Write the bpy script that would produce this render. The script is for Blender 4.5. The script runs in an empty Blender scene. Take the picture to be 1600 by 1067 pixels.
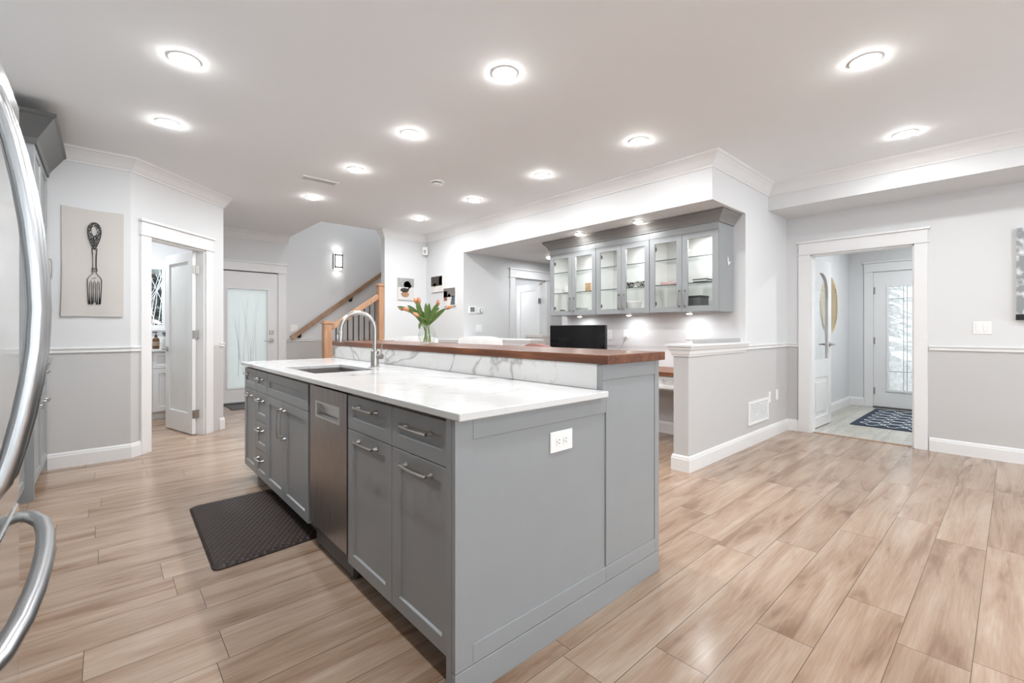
import bpy, bmesh, math, random
from mathutils import Vector, Matrix
random.seed(7)
S = bpy.context.scene
C = S.collection
PI = math.pi
R2 = math.sqrt(.5)

# ------------------------------------------------------------------ camera
cd = bpy.data.cameras.new('camera')
cd.sensor_width = 36
cd.lens = 706.23 / 1600 * 36
cd.shift_y = -19.0 / 1600
cd.clip_start = .01
cam = bpy.data.objects.new('camera', cd)
C.objects.link(cam)
cam.location = (0, 0, 1.17)
cam.rotation_euler = (PI / 2, 0, -math.radians(41.977))
S.camera = cam

# ------------------------------------------------------------------ view / world
S.view_settings.view_transform = 'Standard'
S.view_settings.look = 'None'
S.view_settings.gamma = 1
S.view_settings.use_curve_mapping = False
S.view_settings.exposure = 0.40
try:
    S.cycles.use_denoising = True
    S.cycles.max_bounces = 10
    S.cycles.diffuse_bounces = 6
    S.cycles.glossy_bounces = 5
    S.cycles.transmission_bounces = 8
    S.cycles.transparent_max_bounces = 16
    S.cycles.caustics_reflective = False
    S.cycles.caustics_refractive = False
    S.cycles.sample_clamp_indirect = 6
except Exception:
    pass
SKY = 5.0          # overcast winter sky
POT = 7.0         # watts of each recessed lamp
wd = bpy.data.worlds.new('sky')
S.world = wd
wd.use_nodes = True
nt = wd.node_tree
nt.nodes.clear()
wo = nt.nodes.new('ShaderNodeOutputWorld')
wb = nt.nodes.new('ShaderNodeBackground')
wb.inputs[0].default_value = (.88, .95, 1, 1)
wb.inputs[1].default_value = SKY
nt.links.new(wb.outputs[0], wo.inputs[0])


# ------------------------------------------------------------------ materials
def newmat(name):
    m = bpy.data.materials.new(name)
    m.use_nodes = True
    n = m.node_tree
    n.nodes.clear()
    o = n.nodes.new('ShaderNodeOutputMaterial')
    b = n.nodes.new('ShaderNodeBsdfPrincipled')
    n.links.new(b.outputs[0], o.inputs[0])
    return m, n, b, o


def nd(n, t, **k):
    x = n.nodes.new('ShaderNode' + t)
    for a, v in k.items():
        setattr(x, a, v)
    return x


def setin(x, **k):
    for a, v in k.items():
        x.inputs[a.replace('_', ' ')].default_value = v


def ramp(n, fac, stops):
    r = nd(n, 'ValToRGB')
    e = r.color_ramp.elements
    while len(e) < len(stops):
        e.new(.5)
    for i, (p, c) in enumerate(stops):
        e[i].position = p
        e[i].color = (*c, 1) if len(c) == 3 else c
    n.links.new(fac, r.inputs[0])
    return r.outputs[0]


def mat(name, col, rough=.5, metal=0, spec=.5, var=.04, scale=6, bump=0, bscale=200, stretch=(1, 1, 1), coat=0, sheen=0):
    """plain paint / metal / plastic with a little procedural variation"""
    m, n, b, o = newmat(name)
    tc = nd(n, 'TexCoord')
    mp = nd(n, 'Mapping')
    mp.inputs['Scale'].default_value = stretch
    n.links.new(tc.outputs['Object'], mp.inputs[0])
    no = nd(n, 'TexNoise')
    setin(no, Scale=scale, Detail=4.0)
    n.links.new(mp.outputs[0], no.inputs['Vector'])
    lo = tuple(max(0, c * (1 - var)) for c in col)
    hi = tuple(min(1, c * (1 + var)) for c in col)
    n.links.new(ramp(n, no.outputs[0], [(.3, lo), (.7, hi)]), b.inputs['Base Color'])
    b.inputs['Roughness'].default_value = rough
    b.inputs['Metallic'].default_value = metal
    b.inputs['Specular IOR Level'].default_value = spec
    b.inputs['Coat Weight'].default_value = coat
    b.inputs['Sheen Weight'].default_value = sheen
    if bump:
        n2 = nd(n, 'TexNoise')
        setin(n2, Scale=bscale, Detail=3.0)
        n.links.new(mp.outputs[0], n2.inputs['Vector'])
        bp = nd(n, 'Bump')
        bp.inputs['Strength'].default_value = bump
        bp.inputs['Distance'].default_value = .002
        n.links.new(n2.outputs[0], bp.inputs['Height'])
        n.links.new(bp.outputs[0], b.inputs['Normal'])
    return m


def glow(name, col, strength):
    m, n, b, o = newmat(name)
    b.inputs['Base Color'].default_value = (.9, .9, .9, 1)
    b.inputs['Emission Color'].default_value = (*col, 1)
    b.inputs['Emission Strength'].default_value = strength
    return m


def pane(name, tint=(1, 1, 1), gloss=1.0):
    """clear window glass: lets light straight through, mirrors by Fresnel"""
    m, n, b, o = newmat(name)
    n.nodes.remove(b)
    t = nd(n, 'BsdfTransparent')
    t.inputs[0].default_value = (*tint, 1)
    g = nd(n, 'BsdfGlossy')
    g.inputs['Roughness'].default_value = .02
    f = nd(n, 'LayerWeight')
    f.inputs[0].default_value = .5
    pw = nd(n, 'Math', operation='POWER')
    pw.inputs[1].default_value = 5
    n.links.new(f.outputs['Facing'], pw.inputs[0])
    mu = nd(n, 'Math', operation='MULTIPLY_ADD')
    mu.inputs[1].default_value = .8 * gloss
    mu.inputs[2].default_value = .04 * gloss
    mu.use_clamp = True
    n.links.new(pw.outputs[0], mu.inputs[0])
    mx = nd(n, 'MixShader')
    n.links.new(mu.outputs[0], mx.inputs[0])
    n.links.new(t.outputs[0], mx.inputs[1])
    n.links.new(g.outputs[0], mx.inputs[2])
    n.links.new(mx.outputs[0], o.inputs[0])
    return m


def frosted(name, clear, tint=(.95, .98, .98), nscale=40, amount=.5):
    m, n, b, o = newmat(name)
    n.nodes.remove(b)
    t = nd(n, 'BsdfTransparent')
    t.inputs[0].default_value = (*tint, 1)
    tr = nd(n, 'BsdfTranslucent')
    tr.inputs[0].default_value = (*tint, 1)
    g = nd(n, 'BsdfGlossy')
    g.inputs['Roughness'].default_value = .25
    tc = nd(n, 'TexCoord')
    no = nd(n, 'TexNoise')
    setin(no, Scale=nscale, Detail=3.0)
    n.links.new(tc.outputs['Object'], no.inputs['Vector'])
    k = ramp(n, no.outputs[0], [(.3, (clear - amount * clear,) * 3), (.7, (min(1, clear + amount * clear),) * 3)])
    m1 = nd(n, 'MixShader')
    n.links.new(k, m1.inputs[0])
    n.links.new(tr.outputs[0], m1.inputs[1])
    n.links.new(t.outputs[0], m1.inputs[2])
    m2 = nd(n, 'MixShader')
    m2.inputs[0].default_value = .06
    n.links.new(m1.outputs[0], m2.inputs[1])
    n.links.new(g.outputs[0], m2.inputs[2])
    n.links.new(m2.outputs[0], o.inputs[0])
    return m


def twotone(name, up, lo, z):
    """wall paint: white above the chair rail, greige below"""
    m, n, b, o = newmat(name)
    ge = nd(n, 'NewGeometry')
    sx = nd(n, 'SeparateXYZ')
    n.links.new(ge.outputs['Position'], sx.inputs[0])
    gt = nd(n, 'Math', operation='GREATER_THAN')
    gt.inputs[1].default_value = z
    n.links.new(sx.outputs[2], gt.inputs[0])
    no = nd(n, 'TexNoise')
    setin(no, Scale=260.0, Detail=2.0)
    n.links.new(ge.outputs['Position'], no.inputs['Vector'])
    mx = nd(n, 'Mix', data_type='RGBA')
    n.links.new(gt.outputs[0], mx.inputs[0])
    mx.inputs[6].default_value = (*lo, 1)
    mx.inputs[7].default_value = (*up, 1)
    n.links.new(mx.outputs[2], b.inputs['Base Color'])
    b.inputs['Roughness'].default_value = .6
    b.inputs['Specular IOR Level'].default_value = .3
    bp = nd(n, 'Bump')
    bp.inputs['Strength'].default_value = .08
    bp.inputs['Distance'].default_value = .001
    n.links.new(no.outputs[0], bp.inputs['Height'])
    n.links.new(bp.outputs[0], b.inputs['Normal'])
    return m


def planks(name, width, off, length, cols, seam, rough, seamw=.0022, along='X'):
    """laminate boards running along X (or Y): random boards, grain, knots, seams"""
    m, n, b, o = newmat(name)
    L = n.links.new
    ge = nd(n, 'NewGeometry')
    sx = nd(n, 'SeparateXYZ')
    L(ge.outputs['Position'], sx.inputs[0])
    px, py = (sx.outputs[0], sx.outputs[1]) if along == 'X' else (sx.outputs[1], sx.outputs[0])

    def M(op, a, bb=None, clamp=False):
        x = nd(n, 'Math', operation=op)
        x.use_clamp = clamp
        for i, v in enumerate((a, bb)):
            if v is None:
                continue
            if isinstance(v, (int, float)):
                x.inputs[i].default_value = v
            else:
                L(v, x.inputs[i])
        return x.outputs[0]
    rv = M('DIVIDE', M('SUBTRACT', py, off), width)
    row = M('FLOOR', rv)
    fr = M('FRACT', rv)
    wn = nd(n, 'TexWhiteNoise', noise_dimensions='1D')
    L(row, wn.inputs['W'])
    cv = M('ADD', M('DIVIDE', px, length), M('MULTIPLY', wn.outputs[0], 7.31))
    col = M('FLOOR', cv)
    fc = M('FRACT', cv)
    cx = nd(n, 'CombineXYZ')
    L(row, cx.inputs[0])
    L(col, cx.inputs[1])
    w2 = nd(n, 'TexWhiteNoise', noise_dimensions='2D')
    L(cx.outputs[0], w2.inputs['Vector'])
    # grain coordinates: shifted per board
    gx = nd(n, 'CombineXYZ')
    L(M('ADD', M('MULTIPLY', px, 1.0), M('MULTIPLY', w2.outputs[0], 37.0)), gx.inputs[0])
    L(M('MULTIPLY', py, 1.0), gx.inputs[1])
    L(M('MULTIPLY', w2.outputs[0], 11.0), gx.inputs[2])

    def noise(sx_, sy_, det, dist=0.0):
        mp = nd(n, 'Mapping')
        mp.inputs['Scale'].default_value = (sx_, sy_, 1)
        L(gx.outputs[0], mp.inputs[0])
        t = nd(n, 'TexNoise')
        setin(t, Scale=1.0, Detail=det, Roughness=.6, Distortion=dist)
        L(mp.outputs[0], t.inputs['Vector'])
        return t.outputs[0]
    big = noise(1.2, 9, 4, .7)
    fine = noise(5, 120, 4, .3)
    knot = noise(3.2, 9, 1.5, .4)
    base = ramp(n, big, [(.30, cols[0]), (.46, cols[1]), (.66, cols[2])])
    m1 = nd(n, 'Mix', data_type='RGBA', blend_type='MULTIPLY')
    m1.inputs[0].default_value = 1
    L(base, m1.inputs[6])
    L(ramp(n, fine, [(.3, (.86, .83, .80)), (.7, (1.05, 1.05, 1.05))]), m1.inputs[7])
    m2 = nd(n, 'Mix', data_type='RGBA', blend_type='MULTIPLY')
    m2.inputs[0].default_value = 1
    L(m1.outputs[2], m2.inputs[6])
    L(ramp(n, knot, [(.70, (1, 1, 1)), (.82, (.62, .52, .44))]), m2.inputs[7])
    # whole-board tone
    m3 = nd(n, 'Mix', data_type='RGBA', blend_type='MULTIPLY')
    m3.inputs[0].default_value = 1
    L(m2.outputs[2], m3.inputs[6])
    L(ramp(n, w2.outputs[0], [(0, (.90, .88, .86)), (.5, (1, 1, 1)), (1, (1.06, 1.06, 1.07))]), m3.inputs[7])
    # seams
    s1 = M('LESS_THAN', fr, seamw / width)
    s2 = M('LESS_THAN', fc, seamw / length)
    s = M('MAXIMUM', s1, s2)
    m4 = nd(n, 'Mix', data_type='RGBA')
    L(s, m4.inputs[0])
    L(m3.outputs[2], m4.inputs[6])
    m4.inputs[7].default_value = (*seam, 1)
    L(m4.outputs[2], b.inputs['Base Color'])
    L(ramp(n, fine, [(.2, (rough + .07,) * 3), (.8, (rough - .03,) * 3)]), b.inputs['Roughness'])
    bp = nd(n, 'Bump')
    bp.inputs['Strength'].default_value = .05
    bp.inputs['Distance'].default_value = .001
    L(M('MULTIPLY', s, -1.0), bp.inputs['Height'])
    L(bp.outputs[0], b.inputs['Normal'])
    b.inputs['Specular IOR Level'].default_value = .62
    return m


def marble(name):
    m, n, b, o = newmat(name)
    L = n.links.new
    ge = nd(n, 'NewGeometry')
    mp = nd(n, 'Mapping')
    mp.inputs['Rotation'].default_value = (.5, .3, .9)
    L(ge.outputs['Position'], mp.inputs[0])
    base = nd(n, 'TexNoise')
    setin(base, Scale=2.2, Detail=4.0)
    L(mp.outputs[0], base.inputs['Vector'])

    def vein(scale, dist, lo, hi, dark):
        t = nd(n, 'TexNoise')
        setin(t, Scale=scale, Detail=5.0, Roughness=.52, Distortion=dist)
        L(mp.outputs[0], t.inputs['Vector'])
        a = nd(n, 'Math', operation='SUBTRACT')
        a.inputs[1].default_value = .5
        L(t.outputs[0], a.inputs[0])
        q = nd(n, 'Math', operation='ABSOLUTE')
        L(a.outputs[0], q.inputs[0])
        return ramp(n, q.outputs[0], [(lo, dark), (hi, (1, 1, 1))])
    c0 = ramp(n, base.outputs[0], [(.3, (.64, .64, .635)), (.65, (.69, .69, .685))])
    cur = c0
    for args in ((.80, 1.0, .0, .010, (.60, .57, .55)), (1.7, .8, .0, .006, (.84, .82, .81))):
        v = vein(*args)
        mx = nd(n, 'Mix', data_type='RGBA', blend_type='MULTIPLY')
        mx.inputs[0].default_value = 1
        L(cur, mx.inputs[6])
        L(v, mx.inputs[7])
        cur = mx.outputs[2]
    L(cur, b.inputs['Base Color'])
    b.inputs['Roughness'].default_value = .14
    return m


def wood(name, cols, rough=.4, stretch=(2, 30, 30), blocks=0):
    m, n, b, o = newmat(name)
    L = n.links.new
    ge = nd(n, 'NewGeometry')
    mp = nd(n, 'Mapping')
    mp.inputs['Scale'].default_value = stretch
    L(ge.outputs['Position'], mp.inputs[0])
    t = nd(n, 'TexNoise')
    setin(t, Scale=1.0, Detail=5.0, Roughness=.6, Distortion=.8)
    L(mp.outputs[0], t.inputs['Vector'])
    L(ramp(n, t.outputs[0], [(.3, cols[0]), (.5, cols[1]), (.72, cols[2])]), b.inputs['Base Color'])
    b.inputs['Roughness'].default_value = rough
    return m


def weave(name, col):
    m, n, b, o = newmat(name)
    L = n.links.new
    ge = nd(n, 'NewGeometry')
    w = []
    for d in ('X', 'Z'):
        t = nd(n, 'TexWave', bands_direction=d)
        setin(t, Scale=55.0, Distortion=.6, Detail=1.0)
        L(ge.outputs['Position'], t.inputs['Vector'])
        w.append(t.outputs['Fac'])
    a = nd(n, 'Math', operation='MULTIPLY')
    L(w[0], a.inputs[0])
    L(w[1], a.inputs[1])
    L(ramp(n, a.outputs[0], [(0, tuple(c * .80 for c in col)), (.6, col)]), b.inputs['Base Color'])
    b.inputs['Roughness'].default_value = .9
    bp = nd(n, 'Bump')
    bp.inputs['Strength'].default_value = .4
    bp.inputs['Distance'].default_value = .001
    L(a.outputs[0], bp.inputs['Height'])
    L(bp.outputs[0], b.inputs['Normal'])
    return m


def embossed(name, col):
    """basket-weave embossed rubber"""
    m, n, b, o = newmat(name)
    L = n.links.new
    ge = nd(n, 'NewGeometry')
    mp = nd(n, 'Mapping')
    mp.inputs['Rotation'].default_value = (0, 0, .6)
    L(ge.outputs['Position'], mp.inputs[0])
    w = []
    for d in ('X', 'Y'):
        t = nd(n, 'TexWave', bands_direction=d)
        setin(t, Scale=11.0, Distortion=.8, Detail=1.0)
        L(mp.outputs[0], t.inputs['Vector'])
        w.append(t.outputs['Fac'])
    a = nd(n, 'Math', operation='MULTIPLY')
    L(w[0], a.inputs[0])
    L(w[1], a.inputs[1])
    L(ramp(n, a.outputs[0], [(0, tuple(c * .7 for c in col)), (.5, tuple(c * 1.15 for c in col))]), b.inputs['Base Color'])
    b.inputs['Roughness'].default_value = .5
    b.inputs['Specular IOR Level'].default_value = .35
    bp = nd(n, 'Bump')
    bp.inputs['Strength'].default_value = .6
    bp.inputs['Distance'].default_value = .004
    L(a.outputs[0], bp.inputs['Height'])
    L(bp.outputs[0], b.inputs['Normal'])
    return m


def steel(name, col, rough, stretch):
    m, n, b, o = newmat(name)
    L = n.links.new
    tc = nd(n, 'TexCoord')
    mp = nd(n, 'Mapping')
    mp.inputs['Scale'].default_value = stretch
    L(tc.outputs['Object'], mp.inputs[0])
    t = nd(n, 'TexNoise')
    setin(t, Scale=1.0, Detail=4.0)
    L(mp.outputs[0], t.inputs['Vector'])
    L(ramp(n, t.outputs[0], [(.3, tuple(c * .93 for c in col)), (.7, tuple(min(1, c * 1.05) for c in col))]), b.inputs['Base Color'])
    L(ramp(n, t.outputs[0], [(.3, (rough * .8,) * 3), (.7, (rough * 1.2,) * 3)]), b.inputs['Roughness'])
    b.inputs['Metallic'].default_value = 1
    return m


def spots(name, c1, c2, scale, lo=.48, hi=.52, rough=.6, wave=False):
    """two-colour blotches (prints, photographs, patterned glaze)"""
    m, n, b, o = newmat(name)
    L = n.links.new
    ge = nd(n, 'NewGeometry')
    t = nd(n, 'TexNoise')
    setin(t, Scale=scale, Detail=2.0)
    L(ge.outputs['Position'], t.inputs['Vector'])
    L(ramp(n, t.outputs[0], [(lo, c1), (hi, c2)]), b.inputs['Base Color'])
    b.inputs['Roughness'].default_value = rough
    return m


UP, LOW = (.68, .685, .69), (.535, .53, .525)
M = dict(
    wall=twotone('wall paint', UP, LOW, .985),
    nook=twotone('nook wall paint', UP, LOW, .72),
    white=mat('white wall paint', (.68, .685, .69), .6, var=.004),
    ceil=mat('ceiling paint', (.83, .85, .865), .8, var=.004),
    trim=mat('white trim paint', (.755, .755, .755), .35, var=.01),
    floor=planks('oak laminate', .197, .097, 1.26, ((.235, .142, .090), (.36, .250, .178), (.455, .350, .270)), (.12, .08, .05), .17, .0026),
    tile=planks('grey entry boards', .18, .05, 1.2, ((.36, .35, .32), (.47, .46, .42), (.56, .55, .50)), (.25, .25, .23), .35),
    cab=mat('grey cabinet paint', (.282, .294, .300), .38, var=.02),
    inside=mat('cabinet lining', (.76, .75, .73), .5),
    kick=mat('dark toe kick', (.16, .155, .15), .5),
    marble=marble('white marble'),
    walnut=wood('walnut butcher block', ((.06, .018, .007), (.135, .043, .016), (.235, .085, .034)), .30, (28, 2.2, 28)),
    desktop=wood('walnut desk', ((.10, .036, .016), (.21, .08, .035), (.32, .14, .065)), .4, (28, 2.2, 28)),
    oak=wood('oak', ((.36, .19, .10), (.47, .26, .15), (.55, .33, .20)), .4, (25, 25, 3)),
    oakrail=wood('oak rail', ((.22, .13, .08), (.32, .20, .125), (.42, .28, .18)), .4, (6, 25, 6)),
    steel=steel('brushed steel', (.60, .60, .60), .26, (4, 160, 4)),
    steelv=steel('dishwasher steel', (.37, .34, .325), .32, (300, 300, 3)),
    fridge=steel('fridge steel', (.66, .67, .67), .13, (200, 200, 2)),
    bar=mat('fridge handle steel', (.50, .51, .52), .28, 1, var=.01),
    nickel=mat('satin nickel', (.42, .40, .38), .30, 1, var=.02),
    black=mat('black plastic', (.012, .012, .013), .35),
    iron=mat('black iron', (.015, .014, .014), .5),
    matte=mat('dark grey plastic', (.07, .07, .07), .5),
    plate=mat('white plastic', (.83, .83, .82), .35, var=.01),
    slot=mat('slot grey', (.10, .10, .10), .6),
    screen=mat('screen glass', (.006, .006, .007), .10, spec=.22, var=0),
    rubber=embossed('brown black rubber mat', (.036, .022, .018)),
    pane=pane('clear glass'),
    cabglass=pane('cabinet glass', (.985, .99, .985), .7),
    shelf=pane('glass shelf', (.97, .985, .98)),
    edge=mat('glass edge', (.035, .06, .05), .2),
    milk=frosted('frosted glass', .0, (.43, .43, .415), 8, .0),
    rain=frosted('rain glass', .50, (.52, .52, .51), 26, .3),
    satin=mat('satin glass', (.70, .715, .70), .3, var=.02),
    cloth=weave('linen towel', (.66, .62, .585)),
    ink=spots('black ink', (.010, .009, .009), (.03, .028, .026), 300),
    orn=spots('ornament ink', (.010, .009, .009), (.50, .47, .44), 110, .56, .61),
    led=glow('led lens', (1, .98, .95), 95),
    sconce=glow('sconce lens', (1, .98, .95), 2.2),
    puck=glow('puck lens', (1, .96, .90), 40),
    water=pane('water', (.97, .99, .96), .5),
    leafg=mat('tulip leaf', (.12, .20, .05), .45, var=.3, scale=20),
    stem=mat('tulip stem', (.17, .26, .06), .45, var=.2, scale=30),
    petal=mat('orange petal', (.62, .25, .11), .5, var=.25, scale=25),
    petal2=mat('coral petal', (.66, .27, .18), .5, var=.2, scale=25),
    petal3=mat('apricot petal', (.62, .32, .16), .5, var=.2, scale=25),
    leather=mat('white leather', (.74, .73, .72), .45, var=.03, bump=.2, bscale=120),
    pink=mat('dusty pink fabric', (.42, .20, .18), .8, var=.08, scale=40, bump=.3, bscale=300),
    greybox=mat('grey cardboard', (.36, .355, .35), .6),
    taupe=mat('taupe box', (.40, .37, .35), .6),
    gold=steel('gold frame', (.80, .60, .30), .25, (20, 20, 20)),
    mirror=mat('mirror glass', (.85, .80, .70), .03, 1, var=0),
    amber=mat('amber bottle', (.10, .045, .015), .15),
    ceramic=mat('white ceramic', (.80, .79, .77), .2),
    grill=mat('white grille', (.78, .78, .78), .45),
    canvas=spots('grey canvas print', (.26, .28, .29), (.72, .73, .73), 14, .42, .6),
    conifer=mat('conifer needles', (.045, .055, .05), .8, var=.5, scale=8),
    snow=mat('snow', (.80, .82, .85), .7),
    twig=mat('frosted twig', (.55, .56, .58), .8),
)


# ------------------------------------------------------------------ mesh helpers
class MB:
    def __init__(s):
        s.v = []
        s.f = []

    def add(s, vs, fs):
        k = len(s.v)
        s.v += [tuple(p) for p in vs]
        s.f += [tuple(i + k for i in f) for f in fs]
        return s

    def box(s, x0, x1, y0, y1, z0, z1):
        return s.boxf((x0, y0, z0), (1, 0, 0), (0, 1, 0), (0, 0, 1), x1 - x0, y1 - y0, z1 - z0)

    def boxf(s, O, U, V, W, a, b, c):
        O, U, V, W = map(Vector, (O, U, V, W))
        vs = [O + U * (a * i) + V * (b * j) + W * (c * k) for k in (0, 1) for j in (0, 1) for i in (0, 1)]
        return s.add(vs, [(0, 2, 3, 1), (4, 5, 7, 6), (0, 1, 5, 4), (2, 6, 7, 3), (0, 4, 6, 2), (1, 3, 7, 5)])

    def shaker(s, O, U, V, W, a, b, t=.02, st=.055, d=.009, hole=False):
        """framed door: outer a x b, stile st, panel sunk by d (or open)"""
        O, U, V, W = map(Vector, (O, U, V, W))

        def P(u, v, w):
            return O + U * u + V * v + W * w
        R = lambda m, w: [P(m, m, w), P(a - m, m, w), P(a - m, b - m, w), P(m, b - m, w)]
        if hole:
            vs = R(0, 0) + R(0, t) + R(st, t) + R(st, 0)
            fs = []
            for k in range(4):
                for i in range(4):
                    j = (i + 1) % 4
                    p, q = k * 4, ((k + 1) % 4) * 4
                    fs.append((p + i, p + j, q + j, q + i))
            return s.add(vs, fs)
        vs = R(0, 0) + R(0, t) + R(st, t) + R(st + .004, t - d)
        fs = [(3, 2, 1, 0), (12, 13, 14, 15)]
        for k in range(3):
            for i in range(4):
                j = (i + 1) % 4
                fs.append((k * 4 + i, k * 4 + j, k * 4 + 4 + j, k * 4 + 4 + i))
        return s.add(vs, fs)

    def tube(s, pts, r, n=10, cap=True, flat=None):
        """round (or flattened) tube through points; r may be a list"""
        pts = [Vector(p) for p in pts]
        rr = r if isinstance(r, (list, tuple)) else [r] * len(pts)
        vs = []
        prev = None
        for i, p in enumerate(pts):
            t = (pts[min(i + 1, len(pts) - 1)] - pts[max(i - 1, 0)]).normalized()
            if prev is None:
                a = Vector((0, 0, 1)) if abs(t.z) < .9 else Vector((0, 1, 0))
                u = t.cross(a).normalized()
            else:
                u = (prev - t * prev.dot(t)).normalized()
            prev = u
            w = t.cross(u)
            for k in range(n):
                an = 2 * PI * k / n
                ru, rw = rr[i], rr[i] * (flat or 1)
                vs.append(p + u * (ru * math.cos(an)) + w * (rw * math.sin(an)))
        fs = []
        for i in range(len(pts) - 1):
            for k in range(n):
                j = (k + 1) % n
                fs.append((i * n + k, i * n + j, (i + 1) * n + j, (i + 1) * n + k))
        if cap:
            fs.append(tuple(range(n - 1, -1, -1)))
            fs.append(tuple((len(pts) - 1) * n + k for k in range(n)))
        return s.add(vs, fs)

    def cyl(s, c, axis, r, h, n=20):
        c = Vector(c)
        return s.tube([c, c + Vector(axis).normalized() * h], r, n)

    def lathe(s, prof, c=(0, 0, 0), n=24, sx=1, sy=1, axis=None):
        """prof: (r, z) list"""
        c = Vector(c)
        vs, fs = [], []
        for (r, z) in prof:
            for k in range(n):
                an = 2 * PI * k / n
                vs.append(c + Vector((r * sx * math.cos(an), r * sy * math.sin(an), z)))
        for i in range(len(prof) - 1):
            for k in range(n):
                j = (k + 1) % n
                fs.append((i * n + k, i * n + j, (i + 1) * n + j, (i + 1) * n + k))
        if prof[0][0] > 1e-5:
            fs.append(tuple(range(n - 1, -1, -1)))
        if prof[-1][0] > 1e-5:
            fs.append(tuple((len(prof) - 1) * n + k for k in range(n)))
        return s.add(vs, fs)

    def sweep(s, path, prof, closed=False):
        """profile (d, z) swept along a 2-D path; d is measured to the right of travel; mitred corners"""
        P = [Vector(p) for p in path]
        m = len(P)
        offs = []
        for i in range(m):
            ns = []
            for a, b in ((i - 1, i), (i, i + 1)):
                if closed or (a >= 0 and b < m):
                    t = (P[b % m] - P[a % m]).normalized()
                    ns.append(Vector((t.y, -t.x)))
            o = ns[0] if len(ns) == 1 else (ns[0] + ns[1]) / (1 + ns[0].dot(ns[1]))
            offs.append(o)
        k = len(prof)
        vs = [(P[i].x + offs[i].x * d, P[i].y + offs[i].y * d, z) for i in range(m) for d, z in prof]
        fs = []
        for i in range(m if closed else m - 1):
            for j in range(k):
                a, b = i * k + j, i * k + (j + 1) % k
                c, d = ((i + 1) % m) * k + (j + 1) % k, ((i + 1) % m) * k + j
                fs.append((a, b, c, d))
        if not closed:
            fs.append(tuple(range(k)))
            fs.append(tuple((m - 1) * k + j for j in range(k - 1, -1, -1)))
        return s.add(vs, fs)

    def prism(s, poly, O, U, V, W, h):
        """2-D polygon (u, v) extruded h along W"""
        O, U, V, W = map(Vector, (O, U, V, W))
        n = len(poly)
        vs = [O + U * u + V * v for u, v in poly] + [O + U * u + V * v + W * h for u, v in poly]
        fs = [tuple(range(n - 1, -1, -1)), tuple(range(n, 2 * n))]
        fs += [(i, (i + 1) % n, n + (i + 1) % n, n + i) for i in range(n)]
        return s.add(vs, fs)

    def ribbon(s, pts, w, O, U, V, W, h):
        """a drawn line of width w (number or list) lying on the plane O,U,V, thickness h"""
        P = [Vector(p) for p in pts]
        ww = w if isinstance(w, (list, tuple)) else [w] * len(P)
        L, R = [], []
        for i, p in enumerate(P):
            t = (P[min(i + 1, len(P) - 1)] - P[max(i - 1, 0)]).normalized()
            nn = Vector((-t.y, t.x))
            L.append(p + nn * ww[i] / 2)
            R.append(p - nn * ww[i] / 2)
        O, U, V, W = map(Vector, (O, U, V, W))
        T = lambda q, k: O + U * q.x + V * q.y + W * k
        m = len(P)
        vs = [T(q, 0) for q in L] + [T(q, 0) for q in R] + [T(q, h) for q in L] + [T(q, h) for q in R]
        fs = []
        for i in range(m - 1):
            fs += [(2 * m + i, 3 * m + i, 3 * m + i + 1, 2 * m + i + 1), (i, 2 * m + i, 2 * m + i + 1, i + 1), (m + i, m + i + 1, 3 * m + i + 1, 3 * m + i)]
        fs += [(0, m, 3 * m, 2 * m), (m - 1, 3 * m - 1, 4 * m - 1, 2 * m - 1)][:1]
        return s.add(vs, fs)

    def build(s, name, m, parent=None, bevel=0, seg=2, smooth=False, kind=None, label=None):
        me = bpy.data.meshes.new(name)
        o = bpy.data.objects.new(name, me)
        C.objects.link(o)
        off = Vector((0, 0, 0))
        if parent is not None:
            o.parent = parent
            r = parent
            while r.parent:
                r = r.parent
            off = r.location.copy()
        bm = bmesh.new()
        bv = [bm.verts.new(Vector(p) - off) for p in s.v]
        for f in s.f:
            try:
                bm.faces.new([bv[i] for i in f])
            except ValueError:
                pass
        bmesh.ops.recalc_face_normals(bm, faces=bm.faces)
        if bevel:
            es = [e for e in bm.edges if len(e.link_faces) == 2 and e.calc_face_angle(0) > .6]
            bmesh.ops.bevel(bm, geom=es, offset=bevel, segments=seg, affect='EDGES', profile=.5, clamp_overlap=True)
        bm.to_mesh(me)
        bm.free()
        me.materials.append(m if not isinstance(m, str) else M[m])
        if smooth:
            for p in me.polygons:
                p.use_smooth = True
            try:
                me.set_sharp_from_angle(angle=.7)
            except Exception:
                pass
        if kind:
            o['kind'] = kind
        if label:
            o['label'] = label
        return o


def tag(o, label, cat, group=None):
    o['label'] = label
    o['category'] = cat
    if group:
        o['group'] = group
    return o


def thing(name, loc, label, cat, group=None):
    o = bpy.data.objects.new(name, None)
    o.empty_display_size = .1
    C.objects.link(o)
    o.location = loc
    return tag(o, label, cat, group)


def dup(root, loc, label, group=None):
    r = root.copy()
    C.objects.link(r)
    r.location = loc
    r['label'] = label
    if group:
        r['group'] = group
    for ch in list(root.children):
        c = ch.copy()
        C.objects.link(c)
        c.parent = r
        for g in list(ch.children):
            e = g.copy()
            C.objects.link(e)
            e.parent = c
    return r


def lamp(name, loc, watts, size, parent, col=(.925, .965, 1), spread=PI, rot=(0, 0, 0)):
    l = bpy.data.lights.new(name, 'AREA')
    l.shape = 'DISK'
    l.size = size
    l.energy = watts
    l.color = col
    l.spread = spread
    o = bpy.data.objects.new(name, l)
    C.objects.link(o)
    if parent:
        o.parent = parent
        o.location = Vector(loc) - parent.location
    else:
        o.location = loc
    o.rotation_euler = rot
    return o


X, Y, Z = Vector((1, 0, 0)), Vector((0, 1, 0)), Vector((0, 0, 1))


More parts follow.
